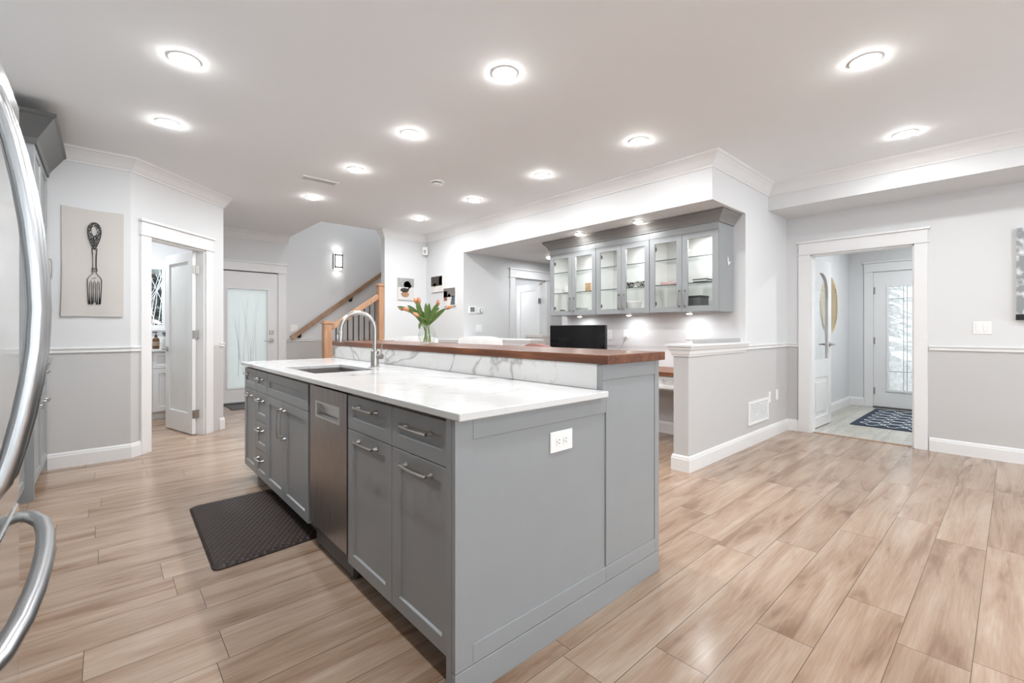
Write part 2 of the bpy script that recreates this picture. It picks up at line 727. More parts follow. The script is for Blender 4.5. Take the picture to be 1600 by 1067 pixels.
def pull(parent, c, along, out, L=.16):
    """arched cabinet pull centred at c: two round feet and a bowed bar"""
    c, a, w = Vector(c), Vector(along).normalized(), Vector(out).normalized()
    b = MB()
    for s in (-1, 1):
        p = c + a * (s * L / 2)
        b.tube([p, p + w * .004, p + w * .012, p + w * .026], [.010, .010, .0055, .006], 10)
    pts, rs = [], []
    for i in range(13):
        q = -1 + 2 * i / 12
        pts.append(c + a * (q * (L / 2 + .006)) + w * (.026 + .007 * (1 - q * q)))
        rs.append(.0065 - .002 * (1 - q * q))
    b.tube(pts, rs, 8)
    return b.build('handle', 'nickel', parent, smooth=True)


# ------------------------------------------------------------------ the setting
H = 2.72
ST = 'structure'
T = .12


def wallpath(name, path, z0, z1, m='wall', t=T):
    return MB().sweep(path, [(0, z0), (0, z1), (-t, z1), (-t, z0)]).build(name, m, kind=ST)


def seg(b, O, U, W, u0, u1, z0, z1, t=T):
    """wall piece: face on plane O,U; thickness goes away from W (the room side)"""
    O, U, W = Vector(O), Vector(U), Vector(W)
    b.boxf(O + U * u0 + Z * z0 - W * t, U, Z, W, u1 - u0, z1 - z0, t)


# floors, ceilings
fl = MB()
fl.box(-1.2, 5.975, -3.7, 8.3, -.06, 0)
fl.box(5.975, 6.4, 1.92, 8.3, -.06, 0)
fl.build('floor', 'floor', kind=ST)
MB().box(5.985, 8.75, -1.2, 1.9, -.06, -.002).build('floor_entry', 'tile', kind=ST)
MB().box(5.965, 6.0, .66, 1.545, -.01, .006).build('trim_1', 'oakrail', kind=ST)

ce = MB()
ce.box(-1.2, 6.1, -3.7, 6.67, H, H + .05)
ce.box(-1.2, 2.3, 6.67, 8.3, H, H + .05)
ce.build('ceiling', 'ceil', kind=ST)
MB().box(4.095, 6.4, 1.9, 5.5, 2.317, 2.36).build('ceiling_nook', 'white', kind=ST)
MB().box(5.985, 8.75, -1.2, 1.9, 2.55, 2.6).build('ceiling_entry', 'white', kind=ST)

# left wall, fork wall
MB().box(-1.14, -1.02, -3.7, 8.2, 0, H).build('wall_left', 'wall', kind=ST)
MB().box(-1.02, .171, 5.386, 5.486, 0, H).build('wall_kitchen_end', 'wall', kind=ST)
# diagonal wall with the utility doorway
DO, DU, DW = Vector((.171, 5.386, 0)), Vector((R2, R2, 0)), Vector((R2, -R2, 0))
b = MB()
seg(b, DO, DU, DW, 0, .205, 0, H, .1)
seg(b, DO, DU, DW, .205, .925, 2.05, H, .1)
seg(b, DO, DU, DW, .925, 1.225, 0, H, .1)
b.build('wall_diagonal', 'wall', kind=ST)
MB().box(.93, 1.037, 6.27, 8.1, 0, H).build('wall_passage', 'wall', kind=ST)
# rear wall with the glass door; it runs on beside the stairs and up the stairwell
RO = Vector((-1.1, 8.1, 0))
b2 = MB()
seg(b2, RO, X, -Y, 0, 1.15, 0, H)
seg(b2, RO, X, -Y, 1.15, 1.73, 0, 1.2)
seg(b2, RO, X, -Y, 1.15, 1.73, 2.045, H)
seg(b2, RO, X, -Y, 1.73, 2.33, 0, H)
seg(b2, RO, X, -Y, 2.33, 3.215, 2.09, H)
seg(b2, RO, X, -Y, 3.215, 5.6, 0, 5.0)
b2.build('wall_rear', 'wall', kind=ST)
# stairwell
MB().box(2.18, 2.3, 6.67, 8.1, H + .05, 5.0).build('wall_stairwell_left', 'white', kind=ST)
MB().box(4.4, 4.5, 6.67, 8.1, 0, 5.0).build('wall_stairwell_right', 'white', kind=ST)
MB().box(2.18, 4.5, 6.55, 8.22, 5.0, 5.05).build('ceiling_stairwell', 'white', kind=ST)
b = MB()
b.box(3.23, 3.975, 6.55, 6.67, 0, H)
b.box(2.18, 4.5, 6.55, 6.67, H + .05, 5.0)
b.box(3.975, 4.5, 6.55, 6.67, 0, H)
b.build('wall_stair', 'wall', kind=ST)
# pillar beside the bulkhead, hall wall with door, far hall wall
MB().box(3.975, 4.095, 5.5, 6.55, 0, H).build('wall_pillar', 'wall', kind=ST)
b = MB()
HO = Vector((4.095, 5.5, 0))
seg(b, HO, X, -Y, 0, .91, 0, 2.36, .1)
seg(b, HO, X, -Y, .91, 1.655, 2.02, 2.36, .1)
seg(b, HO, X, -Y, 1.655, 2.3, 0, 2.36, .1)
b.build('wall_hall', 'wall', kind=ST)
MB().box(6.3, 6.4, 1.92, 8.2, 0, 2.36).build('wall_hall_right', 'wall', kind=ST)
MB().box(4.5, 6.4, 7.4, 7.5, 0, 2.5).build('wall_hall_rear', 'white', kind=ST)
MB().box(4.095, 6.4, 5.6, 7.5, 2.45, 2.5).build('ceiling_hall', 'white', kind=ST)
# desk wall, the return wall and the door wall
MB().box(4.71, 4.83, 1.90, 4.2, 0, H).build('wall_desk', 'nook', kind=ST)
MB().box(4.71, 6.04, 1.78, 1.9, 0, H).build('wall_return', 'wall', kind=ST)
b = MB()
b.box(5.92, 6.04, 1.54, 1.78, 0, H)
b.box(5.92, 6.04, .66, 1.54, 2.01, H)
b.box(5.92, 6.04, -3.7, .66, 0, H)
b.build('wall_right', 'wall', kind=ST)
# bulkhead over the nook and soffit over the doorway
MB().box(3.975, 4.095, 1.78, 5.5, 2.317, H).build('wall_bulkhead', 'white', kind=ST)
b = MB()
b.box(4.095, 4.71, 1.78, 1.9, 2.317, H)
b.build('wall_bulkhead_end', 'white', kind=ST)
MB().box(5.33, 5.92, -3.6, 1.78, 2.452, H).build('wall_soffit', 'white', kind=ST)
# wall behind the camera with two big windows
b = MB()
for x0, x1 in ((-1.02, -.4), (2.1, 2.9), (5.4, 5.92)):
    b.box(x0, x1, -3.7, -3.58, 0, H)
for x0, x1 in ((-.4, 2.1), (2.9, 5.4)):
    b.box(x0, x1, -3.7, -3.58, 2.3, H)
    b.box(x0, x1, -3.7, -3.58, 0, .25)
b.build('wall_behind', 'wall', kind=ST)
for i, (x0, x1) in enumerate(((-.4, 2.1), (2.9, 5.4))):
    f = MB()
    f.shaker((x0, -3.68, .25), X, Z, Y, x1 - x0, 2.05, .07, .06, hole=True)
    f.box((x0 + x1) / 2 - .03, (x0 + x1) / 2 + .03, -3.68, -3.61, .31, 2.24)
    w = f.build('window_%d' % (i + 2), 'trim', kind=ST)
    MB().box(x0 + .05, x1 - .05, -3.65, -3.645, .3, 2.25).build('pane', 'pane', w)
# entry room
MB().box(6.04, 8.75, 1.72, 1.82, 0, 2.55).build('wall_entry_left', 'white', kind=ST)
b = MB()
b.box(8.6, 8.72, 1.42, 1.72, 0, 2.55)
b.box(8.6, 8.72, .50, 1.42, 2.03, 2.55)
b.box(8.6, 8.72, -1.1, .50, 0, 2.55)
b.build('wall_entry_rear', 'white', kind=ST)
MB().box(6.04, 8.6, -1.1, -1.0, 0, 2.55).build('wall_entry_right', 'white', kind=ST)
# half walls either side of the nook
wn = MB().box(3.54, 4.71, 1.78, 1.91, 0, .95).build('wall_half_near', 'wall', kind=ST)
wf = MB().box(3.94, 4.07, 4.03, 5.5, 0, .95).build('wall_half_far', 'wall', kind=ST)
CAP = [(0, .945), (.008, .945), (.012, .957), (.018, .968), (.022, .99), (.034, 1.006), (.038, 1.026), (.05, 1.03), (.05, 1.046), (0, 1.046)]
b = MB()
b.sweep([(4.70, 1.91), (3.54, 1.91), (3.54, 1.78), (4.70, 1.78)], CAP)
b.box(3.54, 4.70, 1.78, 1.91, .95, 1.046)
b.build('cap', 'trim', wn)
b = MB()
b.sweep([(3.94, 5.5), (3.94, 4.03), (4.07, 4.03), (4.07, 5.5)], CAP)
b.box(3.94, 4.07, 4.03, 5.5, .95, 1.046)
b.build('cap', 'trim', wf)

# crown mouldings
CR = [(0, H - .118), (.010, H - .118), (.014, H - .104), (.026, H - .090), (.052, H - .052), (.078, H - .022), (.090, H - .016), (.095, H), (0, H)]
MB().sweep([(-.40, 5.386), (.171, 5.386), (1.037, 6.252), (1.037, 8.1), (2.27, 8.1)], CR).build('trim_2', 'trim', kind=ST)
MB().sweep([(3.23, 6.67), (3.23, 6.55), (3.975, 6.55), (3.975, 1.78), (5.33, 1.78), (5.33, -3.5)], CR).build('trim_3', 'trim', kind=ST)
# chair rails
RA = [(0, .966), (.010, .966), (.014, .972), (.014, .982), (.008, .986), (.012, .996), (.020, 1.000), (.022, 1.010), (.016, 1.015), (0, 1.015)]
cr = MB()
cr.sweep([(-.36, 5.386), (.171, 5.386), (.171 + .113 * R2, 5.386 + .113 * R2)], RA)
cr.sweep([(.171 + 1.15 * R2, 5.386 + 1.15 * R2), (1.037, 6.252), (1.037, 8.1)], RA)
cr.sweep([(2.245, 8.1), (2.70, 8.1)], RA)
cr.sweep([(3.23, 6.67), (3.23, 6.55), (3.975, 6.55), (3.975, 5.5)], RA)
cr.sweep([(4.095, 5.5), (4.90, 5.5)], RA)
cr.sweep([(4.715, 1.78), (5.92, 1.78), (5.92, 1.655)], RA)
cr.sweep([(5.92, .55), (5.92, -3.5)], RA)
cr.build('trim_4', 'trim', kind=ST)
# baseboards
BB = [(0, 0), (.016, 0), (.016, .10), (.013, .108), (.012, .118), (.006, .130), (0, .130)]
bb = MB()
bb.sweep([(-.36, 5.386), (.171, 5.386), (.171 + .11 * R2, 5.386 + .11 * R2)], BB)
bb.sweep([(.171 + 1.15 * R2, 5.386 + 1.15 * R2), (1.037, 6.252), (1.037, 8.1), (1.12, 8.1)], BB)
bb.sweep([(2.245, 8.1), (2.40, 8.1)], BB)
bb.sweep([(3.23, 6.67), (3.23, 6.55), (3.975, 6.55), (3.975, 5.5)], BB)
bb.sweep([(4.095, 5.5), (4.90, 5.5)], BB)
bb.build('baseboard_left', 'trim', kind=ST)
bb = MB()
bb.sweep([(4.71, 4.2), (4.71, 1.91)], BB)
bb.sweep([(4.71, 1.91), (3.54, 1.91), (3.54, 1.78), (5.92, 1.78), (5.92, 1.655)], BB)
bb.sweep([(5.92, .55), (5.92, -3.5)], BB)
bb.build('baseboard_right', 'trim', kind=ST)
bb = MB()
bb.sweep([(6.04, 1.72), (8.6, 1.72), (8.6, 1.53)], BB)
bb.sweep([(8.6, .39), (8.6, -1.0)], BB)
bb.build('baseboard_entry', 'trim', kind=ST)


# door casings -----------------------------------------------------------
def casing(n, O, U, W, u0, u1, h, wl=.11, wr=.11, jamb=.10, both=False):
    O, U, W = Vector(O), Vector(U), Vector(W)
    b = MB()
    b.boxf(O + U * (u0 - wl), U, Z, W, wl, h, .02)
    b.boxf(O + U * u1, U, Z, W, wr, h, .02)
    b.boxf(O + U * (u0 - wl - .012) + Z * h, U, Z, W, u1 - u0 + wl + wr + .024, .016, .030)
    b.boxf(O + U * (u0 - wl) + Z * (h + .016), U, Z, W, u1 - u0 + wl + wr, .115, .022)
    b.boxf(O + U * (u0 - wl - .018) + Z * (h + .131), U, Z, W, u1 - u0 + wl + wr + .036, .024, .042)
    # jamb lining
    b.boxf(O + U * (u0 - .001) - W * jamb, U, Z, W, .016, h, jamb)
    b.boxf(O + U * (u1 - .015) - W * jamb, U, Z, W, .016, h, jamb)
    b.boxf(O + U * (u0 - .001) + Z * (h - .016) - W * jamb, U, Z, W, u1 - u0 + .002, .016, jamb)
    return b.build('trim_%d' % n, 'trim', kind=ST, bevel=.002, seg=1)


casing(5, DO, DU, DW, .205, .925, 2.05)
casing(6, (0, 8.1, 0), X, -Y, 1.235, 2.11, 2.09, .11, .125)
casing(7, (0, 5.5, 0), X, -Y, 5.005, 5.75, 2.02)
casing(8, (5.92, 0, 0), -Y, -X, -1.54, -.66, 2.01, .115, .10, .12)
casing(9, (8.6, 0, 0), -Y, -X, -1.42, -.50, 2.03)


def hinge(door, c, U, W, h=.09):
    """butt hinge: leaf plate and knuckle"""
    b = MB()
    c, U, W = Vector(c), Vector(U), Vector(W)
    b.boxf(c - U * .030 - Z * h / 2, U, Z, W, .060, h, .003)
    b.cyl(c - Z * h / 2 + W * .006, Z, .007, h, 10)
    return b.build('hinge', 'nickel', door, smooth=True)


def lever(door, c, U, W, n=1):
    """lever handle: rose, neck and lever pointing along U"""
    b = MB()
    c, U, W = Vector(c), Vector(U), Vector(W)
    b.cyl(c, W, .027, .010, 18)
    b.cyl(c, W, .011, .050, 12)
    b.tube([c + W * .048, c + W * .050 + U * .03, c + W * .048 + U * .075, c + W * .043 + U * .115], [.011, .009, .008, .007], 10)
    return b.build('handle', 'nickel', door, smooth=True)


# door_1: exterior glass door in the rear wall
d = MB()
d.shaker((1.25, 8.15, .035), X, Z, -Y, .845, 2.04, .045, .135, hole=True)
d.box(1.38, 1.965, 8.106, 8.15, .165, .26)
d.box(1.38, 1.965, 8.106, 8.15, 1.80, 1.945)
d1 = d.build('door_1', 'trim', kind=ST)
f = MB()
f.shaker((1.375, 8.106, .235), X, Z, -Y, .60, 1.59, .014, .024, hole=True)
f.build('glass_frame', 'trim', d1, bevel=.003)
p = MB().box(1.38, 1.97, 8.122, 8.128, .24, 1.82).build('pane', 'milk', d1)
e = MB()
rr = random.Random(3)
for k in range(9):
    x0 = rr.uniform(1.45, 1.86)
    lean = rr.uniform(-.12, .12)
    z0, z1 = rr.uniform(.26, .7), rr.uniform(1.1, 1.72)
    pts = [(x0 + lean * (t / 10) ** 1.6, z0 + (z1 - z0) * t / 10) for t in range(11)]
    e.ribbon(pts, [.0055 * (1 - .7 * t / 10) for t in range(11)], (0, 8.1215, 0), X, Z, -Y, .001)
e.build('etched_reeds', mat('etched line', (.30, .32, .33), .5), d1)
b = MB()
b.box(1.98, 2.045, 8.094, 8.106, 1.09, 1.155)
b.build('deadbolt', 'nickel', d1, bevel=.004)
b = MB()
b.box(1.98, 2.045, 8.094, 8.106, .955, 1.02)
b.tube([(2.01, 8.094, .99), (2.01, 8.05, .99), (1.98, 8.045, .99), (1.89, 8.05, .985)], [.010, .010, .009, .007], 10)
b.build('handle', 'nickel', d1, smooth=True)
MB().box(1.24, 2.105, 8.06, 8.2, .004, .030).build('threshold', 'matte', d1)
MB().box(1.24, 2.105, 8.10, 8.16, 2.0755, 2.088).build('weatherstrip', 'matte', d1)

# door_2: utility room door with satin glass, standing open
LO = DO + DU * .885 - DW * .075
e2 = Vector((.555, 6.79, 0))
LU = (e2 - LO)
LU.z = 0
LU = LU.normalized()
LW = Vector((LU.y, -LU.x, 0))
if LW.x > 0:
    LW = -LW
d = MB()
O2 = LO + Z * .012
d.shaker(O2, LU, Z, LW, .71, 2.02, .035, .105, hole=True)
d.boxf(O2 + LU * .105 + Z * .105, LU, Z, LW, .50, .12, .035)
d2 = d.build('door_2', 'trim', kind=ST, bevel=.002, seg=1)
MB().boxf(O2 + LU * .10 + Z * .22 + LW * .014, LU, Z, LW, .51, 1.70, .007).build('pane', 'satin', d2)
for z in (.22, 1.10, 1.82):
    b = MB()
    b.boxf(O2 + Z * (z - .045) - LU * .002 - LW * .034, LW, Z, -LU, .067, .09, .003)
    b.cyl(O2 + Z * (z - .045) - LU * .004, Z, .007, .09, 10)
    b.build('hinge', 'nickel', d2)
lever(d2, O2 + LU * .655 + Z * .93 + LW * .035, -LU, LW)

# door_3: white door in the hall, ajar
HP = Vector((5.73, 5.60, .01))
HU = (Vector((5.817, 6.362, 0)) - Vector((5.68, 5.60, 0))).normalized()
HW = Vector((-HU.y, HU.x, 0))
d = MB()
d.shaker(HP, HU, Z, HW, .74, 1.98, .035, .12, .008)
d3 = d.build('door_3', 'trim', kind=ST)
for z in (.2, 1.66):
    hinge(d3, HP + Z * z + HW * .034 - HU * .004, HW, HU * -1)

# door_4: entry leaf with arched glass and a raised panel, open against the entry
EP, EU, EW = Vector((6.06, 1.604, .012)), Vector((.70, -.028, 0)).normalized(), Vector((-.04, -1, 0)).normalized()
a, hh, t4 = .72, 1.99, .036
ctr = a / 2
arch = [(.115, .80)] + [(a - .115, .80)]
top = []
for i in range(13):
    an = PI * i / 12
    top.append((ctr + (ctr - .115) * math.cos(an), 1.62 + .22 * math.sin(an)))
hole = [(.115, .80), (a - .115, .80)] + top
outer = []
for (u, v) in hole:
    # push each hole point to the rectangle boundary of the upper part
    if v < .9:
        outer.append((0 if u < ctr else a, .70))
    else:
        du, dv = u - ctr, v - 1.2
        k = min((ctr / abs(du)) if abs(du) > 1e-6 else 99, ((hh - 1.2) / dv) if dv > 1e-6 else 99)
        outer.append((ctr + du * k, 1.2 + dv * k))
for cu in (0, a):
    i = min(range(2, len(outer)), key=lambda q: abs(outer[q][0] - cu) + abs(outer[q][1] - hh))
    outer[i] = (cu, hh)
n = len(hole)
vs = []
for w in (0, t4):
    for u, v in outer:
        vs.append(EP + EU * u + Z * v + EW * w)
    for u, v in hole:
        vs.append(EP + EU * u + Z * v + EW * w)
fs = []
for i in range(n):
    j = (i + 1) % n
    fs += [(i, j, n + j, n + i), (2 * n + i, 3 * n + i, 3 * n + j, 2 * n + j), (n + i, n + j, 3 * n + j, 3 * n + i), (i, 2 * n + i, 2 * n + j, j)]
d = MB().add(vs, fs)
d.shaker(EP, EU, Z, EW, a, .70, t4, .115, .008)
d4 = d.build('door_4', 'trim', kind=ST)
MB().boxf(EP + EU * .17 + Z * .17 + EW * (t4 - .008), EU, Z, EW, a - .34, .36, .007).build('raised_panel', 'trim', d4, bevel=.006)
pp = MB().prism(hole, EP + EW * .014, EU, Z, EW, .006)
pp.build('pane', 'pane', d4)
for z in (.22, 1.0, 1.72):
    b = MB()
    b.boxf(EP + Z * (z - .045) - EU * .004, EW, Z, EU, .034, .09, .003)
    b.boxf(EP + Z * (z - .045) - EU * .03 + EW * .036, EU, Z, EW, .03, .09, .003)
    b.cyl(EP + Z * (z - .045) - EU * .005 + EW * .038, Z, .006, .09, 10)
    b.build('hinge', 'nickel', d4)
lever(d4, EP + EU * (a - .06) + Z * .97 + EW * t4, -EU, EW)
lever(d4, EP + EU * (a - .06) + Z * .97, -EU, -EW)

# door_5: front door with rain glass
d = MB()
d.shaker((8.64, 1.415, .02), -Y, Z, -X, .91, 2.0, .045, .165, hole=True)
d.box(8.596, 8.64, .665, 1.255, .185, .27)
d.box(8.596, 8.64, .665, 1.255, 1.81, 1.86)
d5 = d.build('door_5', 'trim', kind=ST)
f = MB()
f.shaker((8.597, 1.27, .25), -Y, Z, -X, .62, 1.58, .014, .03, hole=True)
f.build('glass_frame', 'trim', d5, bevel=.003)
MB().box(8.612, 8.618, .67, 1.25, .27, 1.81).build('pane', 'rain', d5)
b = MB()
for y in (1.075, 1.035, .885, .845):
    b.box(8.606, 8.6125, y - .003, y + .003, .28, 1.80)
for z in (.55, 1.62):
    b.box(8.606, 8.6125, .68, 1.24, z - .003, z + .003)
b.build('caming', mat('lead caming', (.30, .31, .31), .4, .6), d5)
for z in (.25, 1.0, 1.75):
    b = MB()
    b.box(8.588, 8.598, 1.40, 1.425, z - .05, z + .05)
    b.build('hinge', 'nickel', d5)
MB().box(8.56, 8.72, .50, 1.42, .0, .022).build('threshold', 'matte', d5)

# window_1: utility room window
f = MB()
f.shaker((.05, 8.10, 1.2), X, Z, -Y, .58, .845, .05, .03, hole=True)
f.box(-.05, .73, 8.04, 8.10, 1.155, 1.2)
f.box(-.05, .05, 8.08, 8.10, 1.2, 2.045)
f.box(.63, .73, 8.08, 8.10, 1.2, 2.045)
f.box(-.05, .73, 8.08, 8.10, 2.045, 2.145)
w1 = f.build('window_1', 'trim', kind=ST)
MB().box(.07, .61, 8.11, 8.115, 1.22, 2.02).build('pane', 'pane', w1)

# stairs
b = MB()
tr = MB()
for i in range(7):
    x0, z = 2.50 + .27 * i, .195 * (i + 1)
    b.box(x0, x0 + .27, 6.68, 8.09, max(0, z - .42), z - .03)
    tr.box(x0 - .025, x0 + .27, 6.68, 8.09, z - .03, z)
sb = b.build('stairs', 'trim')
tag(sb, 'oak-treaded staircase rising to the right behind the island', 'stairs')
sb['kind'] = ST
tr.build('tread', 'oak', sb)
sk = MB()
sk.prism([(2.36, .0), (2.46, .30), (4.38, 1.70), (4.38, 1.34), (2.7, .1), (2.6, 0)], (0, 8.10, 0), X, Z, -Y, .018)
sk.build('skirt_board', 'trim', sb)

# outside: snowy ground and trees seen through the panes
MB().box(-14, 24, -16, 22, -.30, -.08).build('ground', 'snow', kind=ST)


# ------------------------------------------------------------------ kitchen island
FX = .825            # door faces
isl = 'island cabinets'


def island_cab(name, y0, y1, label, cat='cabinet'):
    t = thing(name, (FX, (y0 + y1) / 2, 0), label, cat, isl)
    b = MB()
    x0, x1, w = FX + .022, 1.53, .018
    b.box(x0, x1, y0, y1, .10, .10 + w)
    b.box(x0, x1, y0, y0 + w, .10 + w, .885)
    b.box(x0, x1, y1 - w, y1, .10 + w, .885)
    b.box(x1 - w, x1, y0 + w, y1 - w, .10 + w, .885)
    b.box(x0, x0 + w, y0 + w, y1 - w, .10 + w, .885)
    b.build('body', 'cab', t)
    MB().box(FX + .092, FX + .11, y0, y1, 0, .10).build('toe_kick', 'cab', t)
    return t


def front(t, nm, y0, y1, z0, z1, hdl=None, g=.0018):
    """inset-framed door or drawer front on the kitchen side of the island; hdl = (axis, y, z, length)"""
    b = MB().shaker((FX + .02, y1 - g, z0 + g), -Y, Z, -X, y1 - y0 - 2 * g, z1 - z0 - 2 * g, .02, .052)
    o = b.build(nm, 'cab', t, bevel=.0012, seg=1)
    if hdl:
        ax, hy_, hz, L = hdl
        pull(o, (FX, hy_, hz), Y if ax == 'h' else Z, -X, L)
    return o


ZS, ZT, ZB = .718, .872, .102
c = island_cab('base_cabinet', 1.206, 2.043, 'grey island base cabinet with two doors and two drawers at the near corner')
front(c, 'drawer', 1.210, 1.614, ZS, ZT, ('h', 1.412, .815, .17))
front(c, 'drawer', 1.614, 2.040, ZS, ZT, ('h', 1.827, .830, .17))
front(c, 'door', 1.210, 1.614, ZB, ZS, ('h', 1.412, .672, .17))
front(c, 'door', 1.614, 2.040, ZB, ZS, ('h', 1.827, .680, .17))
c = island_cab('sink_base_cabinet', 2.55, 3.435, 'grey two-door sink cabinet beyond the dishwasher with false front above')
front(c, 'false_front', 2.588, 3.435, ZS, ZT)
front(c, 'door', 2.588, 3.045, ZB, ZS, ('v', 3.005, .58, .17))
front(c, 'door', 3.045, 3.435, ZB, ZS, ('v', 3.085, .58, .17))
c = island_cab('drawer_cabinet', 3.435, 3.737, 'narrow grey cabinet of four stacked drawers beside the sink cabinet')
zz = [ZB, .30, .51, ZS, ZT]
for i in range(4):
    front(c, 'drawer', 3.437, 3.735, zz[i], zz[i + 1], ('h', 3.586, zz[i + 1] - .055, .13))
c = island_cab('base_cabinet', 3.737, 4.10, 'slim grey island cabinet with one drawer over one door, farthest from the camera')
front(c, 'drawer', 3.739, 4.098, ZS, ZT, ('h', 3.92, .83, .15))
front(c, 'door', 3.739, 4.098, ZB, ZS, ('h', 3.92, .67, .15))

# dishwasher
t = thing('dishwasher', (FX, 2.296, 0), 'slim stainless steel dishwasher built into the island front', 'dishwasher')
MB().box(FX + .03, 1.45, 2.052, 2.54, .02, .87).build('body', 'matte', t)
b = MB()
b.box(FX - .002, FX + .03, 2.050, 2.545, .135, .715)
b.box(FX - .002, FX + .03, 2.050, 2.545, .80, .872)
b.box(FX - .002, FX + .03, 2.050, 2.135, .715, .80)
b.box(FX - .002, FX + .03, 2.455, 2.545, .715, .80)
dd = b.build('door', 'steelv', t)
b = MB()
b.shaker((FX - .001, 2.455, .715), -Y, Z, -X, .32, .085, .004, .012, hole=True)
b.prism([(.001, .727), (.026, .735), (.028, .80), (.030, .80), (.030, .727)], (FX, 2.455, 0), X, Z, -Y, .32)
b.build('pocket_handle', mat('scoop steel', (.68, .67, .66), .32, 1, var=.01), dd)
MB().box(FX + .06, FX + .075, 2.052, 2.545, .03, .13).build('kick_panel', 'black', t)
for y in (2.08, 2.51):
    MB().cyl((FX + .05, y, 0), Z, .018, .03, 12).build('foot', 'matte', t)

# end panel: framed, steps up to the bar
EY = 1.155
t = thing('island_end_panel', (1.4, EY, 0), 'blue-grey framed end panel of the island, low at left and tall at right', 'panel')
b = MB()
b.prism([(0.806, .001), (1.998, .001), (1.998, 1.021), (1.555, 1.021), (1.555, .887), (.806, .887)], (0, EY + .007, 0), X, Z, Y, .043)
b.build('panel', 'cab', t)
fr = MB()
fw = .02
fy0, fy1 = EY, EY + .021
fr.box(.803, 2.0, fy0, fy1, 0, .098)                 # base board
fr.box(.803, .872, fy0, fy1, .1005, .888)            # left stile
fr.box(.872, 1.575, fy0, fy1, .818, .888)            # low top rail
fr.box(.872, 1.575, fy0, fy1, .1005, .165)
fr.box(1.575, 1.962, fy0, fy1, .1005, .165)
fr.box(1.575, 1.585, fy0, fy1, .165, .888)
fr.box(1.585, 1.962, fy0 + .0035, fy1, .165, .955)
fr.box(1.553, 1.962, fy0, fy1, .955, 1.022)
fr.box(1.553, 1.585, fy0, fy1, .888, .955)
fr.box(1.962, 2.0, fy0, fy1, .1005, 1.022)
fr.build('frame', 'cab', t, bevel=.0015, seg=1)
MB().box(.8025, .845, EY + .0215, 1.204, 0, .888).build('corner_stile', 'cab', t)

# duplex outlet helpers
def outlet(loc, U, V, W, label, cat='outlet', kind='duplex', w=.072, h=.115, group=None, name='wall_outlet', mm='plate'):
    U, V, W = Vector(U), Vector(V), Vector(W)
    L = Vector(loc)
    t = thing(name, L, label, cat, group)
    MB().boxf(L - U * w / 2 - V * h / 2, U, V, W, w, h, .006).build('plate', mm, t, bevel=.002)
    if kind == 'duplex':
        for s in (-1, 1):
            c = L + V * (s * .0195) + W * .006
            b = MB().prism([(.0165 * math.cos(PI * 2 * i / 16), max(-.0125, min(.0125, .0165 * math.sin(PI * 2 * i / 16)))) for i in range(16)], c, U, V, W, .002)
            r = b.build('receptacle', mm, t)
            q = MB()
            for du in (-.0065, .0065):
                q.boxf(c + U * (du - .0013) - V * .001 + W * .002, U, V, W, .0026, .008, .0006)
            q.cyl(c - V * .007 + W * .002, W, .0022, .0006, 8)
            q.build('slots', 'slot', r)
    elif kind == 'decora':
        MB().boxf(L - U * .0165 - V * .033 + W * .006, U, V, W, .033, .066, .004).build('rocker', mm, t, bevel=.0015)
    elif kind == 'decora2':
        for s in (-1, 1):
            MB().boxf(L + U * (s * .023 - .0165) - V * .033 + W * .006, U, V, W, .033, .066, .004).build('rocker', mm, t, bevel=.0015)
    return t


outlet((1.296, EY - .0002 + .007, .745), Z, X, -Y, 'white double outlet set sideways in the island end panel', w=.078, h=.124)

# knee wall carrying the bar (with grey back towards the dining side)
t = thing('bar_back_cabinet', (1.79, 2.6, 0), 'grey raised bar body behind the white marble splash', 'cabinet')
MB().box(1.575, 1.985, 1.206, 4.13, .0, 1.022).build('body', 'cab', t)
b = MB()
for i in range(5):
    y0 = 1.25 + i * .575
    b.shaker((1.985, y0, .11), Y, Z, X, .565, .88, .016, .06)
b.build('back_panels', 'cab', t)
sp = MB().box(1.553, 1.574, 1.187, 4.13, .915, 1.022).build('marble_backsplash', 'marble')
tag(sp, 'low white marble splash strip with grey veins under the walnut bar', 'backsplash')
bt = MB().box(1.545, 2.005, 1.125, 4.185, 1.0235, 1.0625).build('walnut_counter', 'walnut', bevel=.003)
tag(bt, 'long walnut raised bar top along the island', 'countertop')

# marble worktop with the sink cut-out
SX0, SX1, SY0, SY1 = .905, 1.29, 2.71, 3.33
CX0, CX1, CY0, CY1, CZ0, CZ1 = .797, 1.5525, 1.125, 4.095, .888, .914
b = MB()
o = [(CX0, CY0), (CX1, CY0), (CX1, CY1), (CX0, CY1)]
hcut = [(SX0, SY0), (SX1, SY0), (SX1, SY1), (SX0, SY1)]
vs = [(x, y, z) for z in (CZ0, CZ1) for x, y in o + hcut]
fs = []
for k in (0, 8):
    for i in range(4):
        j = (i + 1) % 4
        fs.append((k + i, k + j, k + 4 + j, k + 4 + i))
for i in range(4):
    j = (i + 1) % 4
    fs += [(i, j, 8 + j, 8 + i), (4 + i, 4 + j, 12 + j, 12 + i)]
ct = b.add(vs, fs).build('marble_worktop', 'marble', bevel=.004)
tag(ct, 'white marble island worktop with grey veins around the sink', 'countertop')
